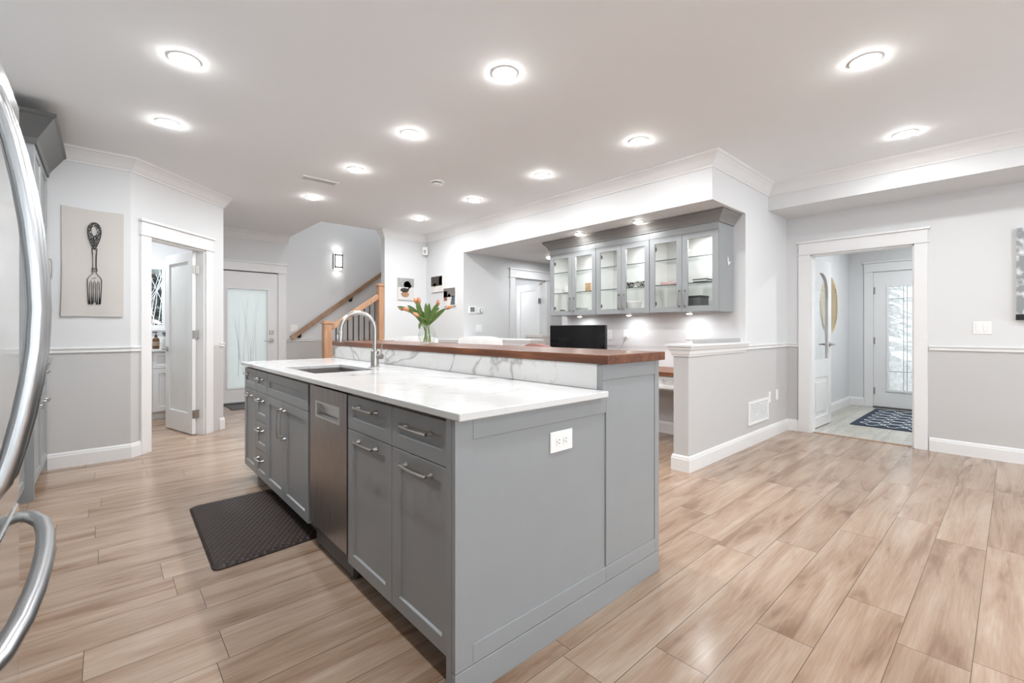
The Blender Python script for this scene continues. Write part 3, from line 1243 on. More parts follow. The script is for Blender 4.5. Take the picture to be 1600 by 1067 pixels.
# sink
b = MB()
w = .012
x0, x1, y0, y1, z0, z1 = SX0 - .006, SX1 + .006, SY0 - .006, SY1 + .006, .70, .8875
b.box(x0, x1, y0, y1, z0, z0 + w)
b.box(x0, x0 + w, y0, y1, z0 + w, z1)
b.box(x1 - w, x1, y0, y1, z0 + w, z1)
b.box(x0 + w, x1 - w, y0, y0 + w, z0 + w, z1)
b.box(x0 + w, x1 - w, y1 - w, y1, z0 + w, z1)
b.box(x1 - w - .012, x1 - w, y0 + w, y1 - w, .855, .862)
sk_ = thing('kitchen_sink', (1.1, 3.02, .70), 'stainless undermount sink sunk in the white marble worktop', 'sink')
b.build('basin', steel('sink steel', (.34, .31, .30), .35, (60, 60, 60)), sk_)
b = MB().lathe([(.045, 0), (.045, .004), (.03, .005), (.025, -.002), (0, -.002)], (1.1, 3.02, .712), 20)
b.build('drain', 'nickel', sk_)
# faucet
fc = thing('kitchen_faucet', (1.372, 2.93, .914), 'brushed steel gooseneck faucet with pull-down head beside the sink', 'faucet')
fx, fy = 1.372, 2.93
b = MB().lathe([(.033, 0), (.033, .004), (.027, .008), (.0265, .10), (.025, .108), (.016, .112), (.016, .118)], (fx, fy, .914), 24)
b.build('body', 'nickel', fc, smooth=True)
pts = [(fx, fy, 1.02), (fx, fy, 1.10), (fx, fy, 1.16)]
rad = .117
for i in range(1, 17):
    an = PI * i / 16 * 1.03
    pts.append((fx - rad + rad * math.cos(an), fy, 1.165 + rad * math.sin(an)))
lx = pts[-1][0]
b = MB().tube(pts, .0145, 16)
b.build('spout', 'nickel', fc, smooth=True)
b = MB().tube([(lx, fy, 1.155), (lx - .002, fy, 1.148), (lx - .004, fy, 1.10), (lx - .005, fy, 1.085)], [.0155, .0185, .019, .017], 16)
b.boxf((lx - .026, fy - .006, 1.105), X, Y, Z, .008, .012, .030)
b.build('spray_head', 'nickel', fc, smooth=True)
hv = Vector((.55, -.83, 0)).normalized()
b = MB().cyl(Vector((fx, fy, .985)) + hv * .020, hv, .0185, .038, 18)
b.tube([Vector((fx, fy, .985)) + hv * .045 + Z * .012, Vector((fx, fy, 1.03)) + hv * .05, Vector((fx, fy, 1.075)) + hv * .057], [.0045, .0042, .0035], 10)
b.build('handle', 'nickel', fc, smooth=True)

# anti-fatigue mat
b = MB()
P0 = [(.385, 2.575), (.905, 2.615), (.905, 3.615), (.405, 3.60)]


def rounded(quad, r, n=6):
    out = []
    m = len(quad)
    for i in range(m):
        p = Vector(quad[i])
        a = (Vector(quad[i - 1]) - p).normalized()
        c = (Vector(quad[(i + 1) % m]) - p).normalized()
        ctr = p + (a + c) * r
        a0 = p + a * r
        c0 = p + c * r
        for k in range(n + 1):
            t_ = k / n
            q = a0.lerp(c0, t_)
            q = ctr + (q - ctr).normalized() * r
            out.append((q.x, q.y))
    return out


ro = rounded(P0, .04)
cen = Vector((sum(p[0] for p in ro) / len(ro), sum(p[1] for p in ro) / len(ro)))
n = len(ro)
vs = []
for z, k in ((.0005, 1), (.006, 1), (.017, .955), (.019, .90), (.019, .86)):
    for p in ro:
        q = cen + (Vector(p) - cen) * k
        vs.append((q.x, q.y, z))
fs = [tuple(range(n - 1, -1, -1)), tuple(4 * n + i for i in range(n))]
for k in range(4):
    for i in range(n):
        j = (i + 1) % n
        fs.append((k * n + i, k * n + j, (k + 1) * n + j, (k + 1) * n + i))
mm = b.add(vs, fs).build('kitchen_mat', 'rubber')
tag(mm, 'dark brown cushioned rubber mat on the floor before the sink', 'mat')

# ------------------------------------------------------------------ left run: fridge, cabinets
fd = thing('refrigerator', (-.52, 1.405, 0), 'stainless french-door refrigerator with bowed handles at the left edge', 'refrigerator')
FZ = -.178
MB().box(-.95, FZ - .075, .955, 1.855, .02, 1.78).build('body', 'matte', fd)
for k, (y0, y1) in enumerate(((.953, 1.4025), (1.4075, 1.857))):
    b = MB().box(FZ - .07, FZ, y0, y1, .705, 1.79)
    dr = b.build('door', 'fridge', fd, bevel=.008, seg=3)
    hy_ = 1.445 if k else 1.365
    pts = [(FZ - .004, hy_, 1.66), (FZ + .010, hy_, 1.652), (-.157, hy_, 1.615), (-.141, hy_, 1.55), (-.127, hy_, 1.47), (-.1165, hy_, 1.39), (-.109, hy_, 1.30), (-.1055, hy_, 1.215),
           (-.109, hy_, 1.13), (-.1165, hy_, 1.06), (-.127, hy_, .99), (-.141, hy_, .92), (-.156, hy_, .86), (FZ + .008, hy_, .838), (FZ - .004, hy_, .832)]
    MB().tube(pts, [.015] + [.020] * 13 + [.015], 18, flat=.85).build('handle', 'bar', dr, smooth=True)
fz = MB().box(FZ - .07, FZ, .953, 1.857, .06, .690).build('freezer_drawer', 'fridge', fd, bevel=.008, seg=3)
pts = [(FZ - .004, 1.84, .652), (FZ + .008, 1.835, .652), (-.152, 1.818, .652), (-.126, 1.745, .652), (-.112, 1.64, .652), (-.105, 1.52, .652), (-.103, 1.405, .652),
       (-.105, 1.29, .652), (-.112, 1.17, .652), (-.126, 1.065, .652), (-.152, .992, .652), (FZ + .008, .975, .652), (FZ - .004, .97, .652)]
MB().tube(pts, [.014] + [.018] * 11 + [.014], 16, flat=.85).build('handle', 'bar', fz, smooth=True)
MB().box(-.90, -.25, .96, 1.85, 0, .05).build('grille', 'black', fd)

# base cabinets and worktop between the fridge and the tall cabinet
lb = thing('base_cabinet', (-.70, 3.2, 0), 'grey base cabinet run against the left wall just past the refrigerator', 'cabinet')
MB().box(-1.015, -.425, 1.90, 4.458, .10, .885).build('body', 'cab', lb)
MB().box(-.50, -.48, 1.90, 4.458, 0, .10).build('toe_kick', 'kick', lb)
for i in range(5):
    y0 = 1.90 + i * .5116
    for nm, za, zb in (('drawer', ZS, ZT), ('door', ZB, ZS)):
        o_ = MB().shaker((-.424, y0 + .002, za + .002), Y, Z, X, .5076, zb - za - .004, .02, .055).build(nm, 'cab', lb)
        pull(o_, (-.404, y0 + (.256 if nm == 'drawer' else .256), zb - .06), Y, X, .16)
wt = MB().box(-1.015, -.385, 1.90, 4.455, .887, .917).build('marble_worktop', 'marble', bevel=.003)
tag(wt, 'white marble worktop on the left wall run past the refrigerator', 'countertop')

tc_ = thing('pantry_cabinet', (-.69, 4.92, 0), 'tall grey hutch cabinet with dark crown against the fork-print wall', 'cabinet')
PX = -.36
b = MB()
b.box(-1.015, PX - .022, 4.485, 5.365, .10, .905)
b.box(-1.015, PX - .022, 4.485, 5.365, 1.515, 2.46)
b.box(-1.015, -.98, 4.485, 5.365, .905, 1.515)
b.box(-.98, PX - .022, 5.34, 5.365, .905, 1.515)
b.build('body', 'cab', tc_)
MB().box(-1.015, PX, 4.462, 4.485, 0, 2.46).build('side_panel', 'cab', tc_, bevel=.001, seg=1)
MB().box(-.44, -.42, 4.485, 5.365, 0, .10).build('toe_kick', 'kick', tc_)
MB().box(-.98, PX + .03, 4.487, 5.365, .906, .932).build('counter', 'greybox', tc_)
for i, (y0, y1) in enumerate(((4.49, 4.915), (4.92, 5.36))):
    for nm, za, zb in (('door', .102, .66), ('drawer', .664, .90), ('door', 1.515, 2.44)):
        o_ = MB().shaker((PX - .021, y0, za), Y, Z, X, y1 - y0, zb - za, .021, .055).build(nm, 'cab', tc_)
        if zb > 2:
            pull(o_, (PX, y1 - .035 if i else y1 - .03, 1.67), Z, X, .16)
        elif nm == 'door':
            pull(o_, (PX, (y0 + y1) / 2, zb - .05), Y, X, .16)
        else:
            pull(o_, (PX, (y0 + y1) / 2, zb - .07), Y, X, .16)
CC = [(0, 2.43), (.012, 2.43), (.018, 2.47), (.10, 2.60), (.115, 2.61), (.115, 2.63), (0, 2.63)]
MB().sweep([(PX, 5.366), (PX, 4.462), (-1.0, 4.462)][::-1], CC).build('crown', mat('dark crown paint', (.10, .10, .10), .4), tc_)

# linen wall hanging with the printed fork
TY = 5.384
tw = thing('wall_hanging', (-.072, TY, 1.74), 'beige linen hanging with a black fork print beside the doorway', 'wall art')
b = MB()
nu, nv = 12, 20
vs = []
for j in range(nv + 1):
    for i in range(nu + 1):
        u, v = i / nu, j / nv
        w0, w1 = -.272 - .008 * (1 - v) + .004 * math.sin(v * 5), .124 - .004 * (1 - v)
        z = 1.282 + (2.21 - 1.282) * v + .010 * v * v * (1 - u) * 1.0 - .008 * math.sin(PI * u) * v
        vs.append((w0 + (w1 - w0) * u, TY - .012 - .004 * math.sin(u * 9 + 1) * (1 - v) - .004 * math.cos(v * 4), z))
nn = len(vs)
vs += [(x, TY - .001, z) for x, y, z in vs]
fs = []
for j in range(nv):
    for i in range(nu):
        q = j * (nu + 1) + i
        fs.append((q, q + 1, q + nu + 2, q + nu + 1))
        fs.append((nn + q, nn + q + nu + 1, nn + q + nu + 2, nn + q + 1))
rim = [i for i in range(nu + 1)] + [j * (nu + 1) + nu for j in range(1, nv + 1)] + [nv * (nu + 1) + i for i in range(nu - 1, -1, -1)] + [j * (nu + 1) for j in range(nv - 1, 0, -1)]
for i in range(len(rim)):
    j = (i + 1) % len(rim)
    fs.append((rim[i], rim[j], nn + rim[j], nn + rim[i]))
b.add(vs, fs).build('cloth', 'cloth', tw, smooth=True)
FO = (-.070, TY - .0205, 0)
fk = MB()
h_ = .001
# handle outline (tear drop), double line
def tear(k):
    out = []
    for i in range(33):
        an = -PI / 2 + 2 * PI * i / 32
        s_ = math.sin(an)
        wdt = .058 * (.34 + .66 * ((s_ + 1) / 2) ** .9) * k
        out.append((wdt * math.cos(an), 1.985 + .115 * s_ * (k * .35 + .65)))
    return out
fk.ribbon(tear(1), .005, FO, X, Z, -Y, h_)
fk.ribbon(tear(.86), .002, FO, X, Z, -Y, h_)
# neck
fk.ribbon([(-.016, 1.875), (-.011, 1.80), (-.010, 1.72), (-.016, 1.68), (-.010, 1.66)], [.006, .005, .005, .006, .004], FO, X, Z, -Y, h_)
fk.ribbon([(.016, 1.875), (.011, 1.80), (.010, 1.72), (.016, 1.68), (.010, 1.66)], [.006, .008, .008, .006, .004], FO, X, Z, -Y, h_)
for z in (1.87, 1.70, 1.69, 1.675):
    fk.ribbon([(-.014, z), (.014, z + .002)], .006, FO, X, Z, -Y, h_)
# shoulders and tines
fk.ribbon([(-.010, 1.66), (-.036, 1.625), (-.046, 1.60), (-.043, 1.50), (-.038, 1.40), (-.034, 1.392)], [.004, .004, .006, .005, .007, .006], FO, X, Z, -Y, h_)
fk.ribbon([(.010, 1.66), (.036, 1.625), (.046, 1.60), (.043, 1.50), (.038, 1.40), (.034, 1.392)], [.004, .005, .006, .006, .008, .007], FO, X, Z, -Y, h_)
for u in (-.024, 0, .024):
    k = u * .82
    fk.ribbon([(u - .006, 1.40), (u - .007, 1.50), (u - .006, 1.575), (u, 1.592), (u + .006, 1.575), (u + .007, 1.50), (u + .006, 1.40)], [.007, .004, .004, .006, .004, .004, .007], FO, X, Z, -Y, h_)
for u0, u1 in ((-.034, -.030), (-.012, -.018), (.012, .018), (.034, .030)):
    fk.ribbon([(u0 * .95, 1.392), ((u0 + u1) / 2, 1.388), (u1, 1.40)], .010, FO, X, Z, -Y, h_)
    fk.ribbon([((u0 + u1) / 2, 1.39), ((u0 + u1) / 2 + .001, 1.45)], [.010, .002], FO, X, Z, -Y, h_)
fk.ribbon([(-.02, 1.61), (0, 1.615), (.012, 1.625)], [.002, .004, .002], FO, X, Z, -Y, h_)
fk.build('fork_print', 'ink', tw)
# ornament band inside the handle
ob = MB()
t1 = tear(.97)
t2 = [(.019 * math.cos(-PI / 2 + 2 * PI * i / 32), 2.03 + .042 * math.sin(-PI / 2 + 2 * PI * i / 32)) for i in range(33)]
m_ = len(t1)
vs = [Vector(FO) + X * u + Z * v - Y * (h_ * .6) for u, v in t1] + [Vector(FO) + X * u + Z * v - Y * (h_ * .6) for u, v in t2]
ob.add(vs, [(i, i + 1, m_ + i + 1, m_ + i) for i in range(m_ - 1)])
ob.build('ornament_print', 'orn', tw)


# ------------------------------------------------------------------ glass wall cabinets over the desk
UX = 4.365           # door faces
UB, UT = 1.345, 2.22
edges = [1.895, 2.635, 3.352, 4.105]
ug = 'glass-fronted wall cabinets'
ulab = ['grey glass-door wall cabinet nearest the doorway wall, holding a dark box',
        'middle grey glass-door wall cabinet, holding patterned bowls and a white bowl',
        'far grey glass-door wall cabinet, holding a stack of white plates']
shz = [1.635, 1.90]
for k in range(3):
    y0, y1 = edges[k] + .001, edges[k + 1] - .001
    t = thing('wall_cabinet', (4.53, (y0 + y1) / 2, UB), ulab[k], 'cabinet', ug)
    b = MB()
    x0, x1 = UX + .022, 4.707
    b.box(x0, x1, y0, y0 + .018, UB, UT)
    b.box(x0, x1, y1 - .018, y1, UB, UT)
    b.box(x0, x1, y0 + .018, y1 - .018, UB, UB + .02)
    b.box(x0, x1, y0 + .018, y1 - .018, 2.16, UT)
    b.build('body', 'cab', t)
    b = MB()
    b.box(4.695, 4.706, y0 + .018, y1 - .018, UB + .02, 2.16)
    for yy in (y0 + .0185, y1 - .0205):
        b.box(x0 + .002, 4.695, yy, yy + .002, UB + .02, 2.16)
    b.box(x0 + .002, 4.695, y0 + .018, y1 - .018, UB + .020, UB + .023)
    b.box(x0 + .002, 4.695, y0 + .018, y1 - .018, 2.157, 2.16)
    b.build('lining', 'inside', t)
    MB().box(UX - .001, UX + .021, y0, y1, 2.138, UT).build('top_rail', 'cab', t)
    for z in shz:
        s_ = MB().box(x0 + .03, 4.694, y0 + .022, y1 - .022, z, z + .008).build('glass_shelf', 'shelf', t)
        MB().box(x0 + .0285, x0 + .030, y0 + .022, y1 - .022, z, z + .008).build('edge', 'edge', s_)
    ym = (y0 + y1) / 2
    for s in (0, 1):
        ya, yb = (y0 + .002, ym - .0015) if s == 0 else (ym + .0015, y1 - .002)
        dr = MB().shaker((UX + .021, yb, UB + .003), -Y, Z, -X, yb - ya, 2.136 - UB - .003, .021, .058, hole=True).build('door', 'cab', t, bevel=.0012, seg=1)
        MB().box(UX + .009, UX + .013, ya + .054, yb - .054, UB + .057, 2.08).build('pane', 'cabglass', dr)
        pull(dr, (UX, ym - .030 if s == 0 else ym + .030, 1.485), Z, -X, .16)
        hyy = ya + .03 if s == 0 else yb - .05
        for z in (UB + .10, 2.03):
            MB().box(UX + .022, UX + .06, hyy, hyy + .02, z - .02, z + .02).build('hinge', 'matte', dr)
    # puck lamp inside each right-hand bay and one under the cabinet
    pk = thing('puck_light', (4.50, ym - .17, 2.150), ['small round puck light inside the near glass cabinet', 'small round puck light inside the middle glass cabinet', 'small round puck light inside the far glass cabinet'][k], 'light', 'puck lights inside the glass cabinets')
    MB().lathe([(.036, .0065), (.036, 0), (.030, -.004), (.027, -.004)], (4.50, ym - .17, 2.150), 20).build('housing', 'nickel', pk)
    MB().lathe([(.027, -.0005), (.026, -.006), (.0, -.008)], (4.50, ym - .17, 2.150), 20).build('lens', 'puck', pk)
    lamp('puck_lamp', (4.50, ym - .17, 2.138), 2.4, .05, pk)
    uz = UB - .0095
    pk = thing('puck_light', (4.52, ym, uz), ['round puck light under the near glass cabinet', 'round puck light under the middle glass cabinet', 'round puck light under the far glass cabinet, above the monitor'][k], 'light', 'puck lights under the glass cabinets')
    MB().lathe([(.036, .009), (.036, 0), (.030, -.004), (.027, -.004)], (4.52, ym, uz), 20).build('housing', 'nickel', pk)
    MB().lathe([(.027, -.0005), (.026, -.008), (.0, -.011)], (4.52, ym, uz), 20).build('lens', 'puck', pk)
    lamp('puck_lamp', (4.52, ym, uz - .014), 1.1, .05, pk)
# shared crown
CU = [(-.002, 2.205), (.010, 2.205), (.014, 2.222), (.040, 2.262), (.066, 2.290), (.072, 2.296), (.072, 2.314), (-.002, 2.314)]
b = MB().sweep([(4.70, 4.107), (UX, 4.107), (UX, 1.893), (4.70, 1.893)], CU)
cw = b.build('cabinet_crown', mat('crown paint', (.20, .195, .19), .38, var=.02))
tag(cw, 'wide grey crown moulding running along the top of the glass cabinets', 'moulding')
# ornament stuck on the cabinet side
b = MB()
for pts in ([(0, 0), (-.016, .035), (-.020, .070), (-.008, .092), (.004, .060), (.006, .03)], [(0, 0), (.020, .018), (.044, .030), (.050, .044), (.030, .040), (.006, .03)]):
    b.prism(pts, (4.575, 1.893, 1.80), X, Z, -Y, .006)
oo = b.build('leaf_ornament', 'plate', bevel=.0015)
tag(oo, 'small white two-leaf ornament stuck on the grey cabinet side', 'ornament')

# things in the cabinets
zs0, zs1 = UB + .0232, shz[0] + .008


def lathing(name, prof, loc, m, label, cat, group=None, n=24):
    o_ = MB().lathe(prof, (0, 0, 0), n).build(name, m, smooth=True)
    o_.location = loc
    return tag(o_, label, cat, group)


bowl = [(0, 0), (.035, 0), (.038, .006), (.062, .03), (.074, .062), (.072, .064), (.058, .032), (.03, .010), (0, .008)]
pat = spots('black and white glaze', (.03, .03, .03), (.6, .6, .58), 45, .47, .5, .25)
lathing('bowl', bowl, (4.50, 2.975, zs1), pat, 'black and white patterned bowl on the middle shelf, toward the doors between cabinets', 'bowl')
lathing('bowl', bowl, (4.50, 2.815, zs1), pat, 'black and white patterned bowl on the middle shelf, rightmost of the pair', 'bowl')
big = [(0, 0), (.045, 0), (.05, .008), (.092, .05), (.105, .115), (.102, .118), (.088, .055), (.04, .014), (0, .012)]
lathing('serving_bowl', big, (4.50, 2.935, zs0), 'ceramic', 'large white bowl on the floor of the middle glass cabinet', 'bowl')
pl = [(0, 0), (.06, 0), (.095, .012), (.094, .015), (.058, .005), (0, .005)]
for i in range(5):
    lathing('plate', pl, (4.52, 3.70, zs0 + i * .0152), 'ceramic', ['white plate, lowest of the stack in the far cabinet', 'white plate, second from the bottom of the stack in the far cabinet', 'white plate in the middle of the stack in the far cabinet', 'white plate, second from the top of the stack in the far cabinet', 'white plate, topmost of the stack in the far cabinet'][i], 'plate', 'stack of white plates')
mug = MB().lathe([(0, 0), (.036, 0), (.038, .004), (.038, .095), (.035, .095), (.034, .006), (0, .006)], (0, 0, 0), 24)
mug.tube([(0, .036, .075), (0, .062, .070), (0, .066, .045), (0, .055, .022), (0, .036, .02)], .006, 8)
mo = mug.build('mug', 'ceramic', smooth=True)
mo.location = (4.52, 3.95, zs1)
tag(mo, 'white mug on the middle shelf of the far glass cabinet', 'mug')
ph = MB().box(4.545, 4.56, 3.575, 3.655, zs1, zs1 + .115).build('picture_card', spots('autumn picture', (.45, .20, .06), (.62, .45, .25), 60))
tag(ph, 'small orange-brown picture card standing on a glass shelf', 'card')
tin = MB().box(4.49, 4.54, 3.985, 4.04, zs0, zs0 + .06).build('jar', 'black', bevel=.006)
tag(tin, 'small black jar on the floor of the far glass cabinet', 'jar')
bk = MB().box(4.44, 4.60, 2.405, 2.545, zs1, zs1 + .028)
bk = bk.build('book', mat('pink cover', (.62, .38, .38), .5), bevel=.002)
tag(bk, 'pink book lying on the middle shelf of the near glass cabinet', 'book')
bz = [(0.0, 'black-covered booklet, lowest of the small pile on the glass shelf', 'black'), (.012, 'white booklet in the middle of the small pile on the glass shelf', 'plate'), (.024, 'dark booklet on top of the small pile on the glass shelf', 'matte')]
for dz, lb_, m_ in bz:
    o_ = MB().box(4.44, 4.60, 2.05 - dz * .3, 2.185 + dz * .2, zs1 + dz, zs1 + dz + .0115).build('booklet', m_)
    tag(o_, lb_, 'book', 'booklets on the glass shelf')
bx = thing('storage_box', (4.53, 2.2, zs0), 'dark grey lidded box on the floor of the near glass cabinet', 'box')
MB().box(4.44, 4.62, 2.105, 2.30, zs0, zs0 + .125).build('body', mat('dark grey box', (.11, .11, .115), .4, .4), bx, bevel=.008)
MB().box(4.436, 4.624, 2.101, 2.304, zs0 + .125, zs0 + .145).build('lid', 'black', bx, bevel=.006)

# ------------------------------------------------------------------ desk nook
dk = thing('built_in_desk', (4.41, 3.2, 0), 'built-in walnut desk with white drawers under the glass cabinets', 'desk')
MB().box(4.12, 4.706, 1.925, 4.50, .707, .747).build('desktop', 'desktop', dk, bevel=.003)
b = MB()
b.box(4.16, 4.69, 1.930, 1.948, .55, .706)
b.box(4.16, 4.69, 2.62, 2.638, .55, .706)
b.box(4.18, 4.69, 1.948, 2.62, .56, .575)
b.build('drawer_case', 'trim', dk)
o_ = MB().shaker((4.16, 2.60, .578), -Y, Z, -X, .63, .125, .018, .03, .005).build('drawer', 'trim', dk)
pull(o_, (4.142, 2.28, .655), Y, -X, .13)
b = MB()
b.box(4.20, 4.69, 3.95, 4.46, .02, .706)
b.build('pedestal', 'trim', dk)
for i in range(3):
    o_ = MB().shaker((4.20, 4.455, .05 + i * .216), -Y, Z, -X, .50, .21, .018, .04, .006).build('drawer', 'trim', dk)
    pull(o_, (4.182, 4.20, .19 + i * .216), Y, -X, .13)

mo = thing('monitor', (4.33, 3.57, .7475), 'wide black computer monitor standing on the walnut desk', 'monitor')
MB().box(4.26, 4.30, 3.135, 4.005, .875, 1.222).build('casing', 'black', mo, bevel=.006)
MB().box(4.2585, 4.2605, 3.144, 3.996, .895, 1.213).build('screen', 'screen', mo)
b = MB()
b.box(4.30, 4.34, 3.53, 3.61, .76, 1.05)
b.build('stand', 'black', mo, bevel=.006)
b = MB().box(4.24, 4.44, 3.43, 3.71, .7475, .760).build('base', 'black', mo, bevel=.004)

bx = thing('paper_box', (4.34, 4.29, .7475), 'tall taupe box standing on the desk left of the monitor', 'box')
MB().box(4.24, 4.42, 4.135, 4.44, .7475, 1.085).build('body', 'taupe', bx, bevel=.003)
MB().box(4.236, 4.424, 4.131, 4.444, 1.06, 1.098).build('lid', 'taupe', bx, bevel=.003)

outlet((4.7098, 3.40, 1.10), -Y, Z, -X, 'white double outlet on the desk wall, right beside the monitor')
outlet((4.7098, 3.155, 1.11), -Y, Z, -X, 'white double outlet with a plug and cord on the desk wall')
outlet((4.7098, 2.335, 1.115), -Y, Z, -X, 'wide white switch plate on the desk wall above the half-wall', 'switch', 'decora2', w=.118)
cb = thing('power_cord', (4.68, 3.155, 1.09), 'thin white cord drooping from the desk wall outlet toward the monitor', 'cord')
b = MB().box(4.672, 4.7015, 3.135, 3.175, 1.076, 1.106)
b.build('plug', 'plate', cb, bevel=.004)
pts = []
for i in range(15):
    q = i / 14
    pts.append((4.676 - .03 * math.sin(PI * q), 3.155 + .30 * q - .05 * math.sin(PI * q), 1.085 - .20 * math.sin(PI * q * .62)))
MB().tube(pts, .0032, 6).build('cord', mat('light grey cord', (.55, .55, .55), .5), cb, smooth=True)
gb = MB().box(3.80, 4.64, 1.80, 1.875, 1.0465, 1.082).build('flat_box', 'greybox', bevel=.002)
tag(gb, 'long flat grey box lying on the near half-wall cap', 'box')

# pink desk chair
pc = thing('desk_chair', (3.74, 3.44, 0), 'dusty pink round-backed chair at the desk, only its top showing', 'chair')
px_, py_ = 3.74, 3.44
b = MB()
nseg = 18
vs, fs = [], []
for lay, (off, zsh) in enumerate(((0, 0), (.05, 0))):
    for j in range(7):
        for i in range(nseg + 1):
            an = math.radians(115 + 130 * i / nseg)
            rad = .255 + off + .04 * j / 6
            ztop = .86 + .155 * math.sqrt(max(0, math.sin(PI * i / nseg)))
            z = .50 + (ztop - .50) * j / 6
            vs.append((px_ + rad * math.cos(an), py_ + rad * math.sin(an), z))
W_ = nseg + 1
for lay in (0, 1):
    k = lay * 7 * W_
    for j in range(6):
        for i in range(nseg):
            q = k + j * W_ + i
            fs.append((q, q + 1, q + W_ + 1, q + W_))
k = 7 * W_
for i in range(nseg):
    fs.append((6 * W_ + i, 6 * W_ + i + 1, k + 6 * W_ + i + 1, k + 6 * W_ + i))
    fs.append((i, i + 1, k + i + 1, k + i))
for j in range(6):
    for i in (0, nseg):
        fs.append((j * W_ + i, (j + 1) * W_ + i, k + (j + 1) * W_ + i, k + j * W_ + i))
b.add(vs, fs).build('backrest', 'pink', pc, smooth=True)
MB().lathe([(0, .43), (.22, .43), (.245, .45), (.245, .49), (.22, .515), (0, .52)], (px_, py_, 0), 28).build('seat', 'pink', pc, smooth=True)
for s in range(4):
    an = PI / 4 + s * PI / 2
    MB().tube([(px_ + .15 * math.cos(an), py_ + .15 * math.sin(an), .44), (px_ + .25 * math.cos(an), py_ + .25 * math.sin(an), 0)], [.014, .010], 10).build('leg', 'iron', pc, smooth=True)


# white high-back chairs beyond the bar
def white_chair(loc, rot, label):
    t = thing('dining_chair', (0, 0, 0), label, 'chair', 'white dining chairs')
    b = MB()
    nu, nv = 14, 10
    vs, fs = [], []
    for lay in (0, 1):
        for j in range(nv + 1):
            for i in range(nu + 1):
                u, v = -1 + 2 * i / nu, j / nv
                wd_ = .24 + .02 * math.sin(PI * v)
                x = u * wd_
                top = 1.095 - .022 * u ** 4 - .01 * u * u
                z = .46 + (top - .46) * v
                y = .20 + .08 * v - .06 * u * u + (.05 if lay else -.03) * (1 - .25 * u ** 6) * (1 if v < .93 else .7) + (.004 * math.sin(u * 14) if lay else 0)
                vs.append((x, y, z))
    W_ = nu + 1
    L_ = W_ * (nv + 1)
    for lay in (0, 1):
        for j in range(nv):
            for i in range(nu):
                q = lay * L_ + j * W_ + i
                fs.append((q, q + 1, q + W_ + 1, q + W_))
    for i in range(nu):
        for j in (0, nv):
            q = j * W_ + i
            fs.append((q, q + 1, L_ + q + 1, L_ + q))
    for j in range(nv):
        for i in (0, nu):
            q = j * W_ + i
            fs.append((q, q + W_, L_ + q + W_, L_ + q))
    b.add(vs, fs).build('backrest', 'leather', t, smooth=True)
    MB().box(-.25, .25, -.24, .24, .40, .49).build('seat', 'leather', t, bevel=.03, seg=3)
    for sx in (-1, 1):
        for sy in (-1, 1):
            MB().tube([(sx * .20, sy * .19, .41), (sx * .22, sy * .22, 0)], [.018, .012], 10).build('leg', 'oak', t, smooth=True)
    t.location = loc
    t.rotation_euler = (0, 0, rot)
    return t


RV = -math.radians(41.977)
wc = white_chair((3.215, 4.13, 0), RV + PI + .1, 'white padded chair back beyond the bar, directly left of the far half-wall cap')
wc2 = dup(wc, (2.72, 4.66, 0), 'white padded chair back beyond the bar, directly behind the tulip vase')

# ------------------------------------------------------------------ tulips
vz, vx, vy = 1.0628, 1.775, 2.915
vs_ = thing('glass_vase', (vx, vy, vz), 'clear glass vase of tulips standing on the walnut bar', 'vase')
prof = [(0, 0), (.044, 0), (.050, .004), (.060, .03), (.066, .062), (.060, .095), (.045, .118), (.043, .126), (.054, .142)]
inn = [(.052, .142), (.041, .126), (.0425, .117), (.0575, .094), (.0632, .062), (.0575, .032), (.046, .010), (0, .008)]
MB().lathe(prof + inn, (vx, vy, vz), 32).build('body', pane('vase glass', (.985, .99, .985), .55), vs_, smooth=True)
MB().lathe([(0, .009), (.045, .011), (.056, .032), (.0615, .062), (.0585, .085), (0, .085)], (vx, vy, vz), 28).build('water', 'water', vs_, smooth=True)
cF = Vector((math.sin(math.radians(41.977)), math.cos(math.radians(41.977)), 0))
cR = Vector((cF.y, -cF.x, 0))
V0 = Vector((vx, vy, vz))
tg = 'tulips in the glass vase'
flw = [(-.191, .262, .01, -75, 'petal3', 'apricot tulip drooping out at the far left of the bunch'),
       (-.140, .253, -.06, -70, 'petal', 'orange tulip just right of the leftmost bloom'),
       (-.062, .214, -.10, -60, 'petal3', 'pale apricot tulip lowest at the front of the bunch'),
       (-.090, .318, .03, -28, 'petal', 'tall orange tulip, left one of the upright pair'),
       (-.055, .318, -.03, -15, 'petal', 'tall orange tulip, right one of the upright pair'),
       (.075, .305, .04, 6, 'petal2', 'single coral tulip standing tall on the right'),
       (.168, .270, -.03, 62, 'petal3', 'orange-brown tulip leaning out at the far right')]
rr = random.Random(5)


def leafblade(b, pts, wmax, face):
    """curved strap leaf along pts, with a fold"""
    P = [Vector(p) for p in pts]
    # resample (quadratic bezier through 3 control points)
    n = 9
    q = [((1 - t) ** 2) * P[0] + 2 * t * (1 - t) * P[1] + t * t * P[2] for t in [i / n for i in range(n + 1)]]
    vs, fs = [], []
    for i, p in enumerate(q):
        t = i / n
        tan = (q[min(i + 1, n)] - q[max(i - 1, 0)]).normalized()
        sd = tan.cross(face).normalized()
        up = sd.cross(tan).normalized()
        w = wmax * (math.sin(PI * (t * .86 + .10)) ** .8) * (1 if t < .97 else .25)
        vs += [p - sd * w + up * w * .35, p, p + sd * w + up * w * .35, p - up * .0012]
    for i in range(n):
        a = i * 4
        for k in range(2):
            fs.append((a + k, a + k + 1, a + 5 + k, a + 4 + k))
        fs += [(a, a + 3, a + 7, a + 4), (a + 3, a + 2, a + 6, a + 7)]
    b.add(vs, fs)
    return b


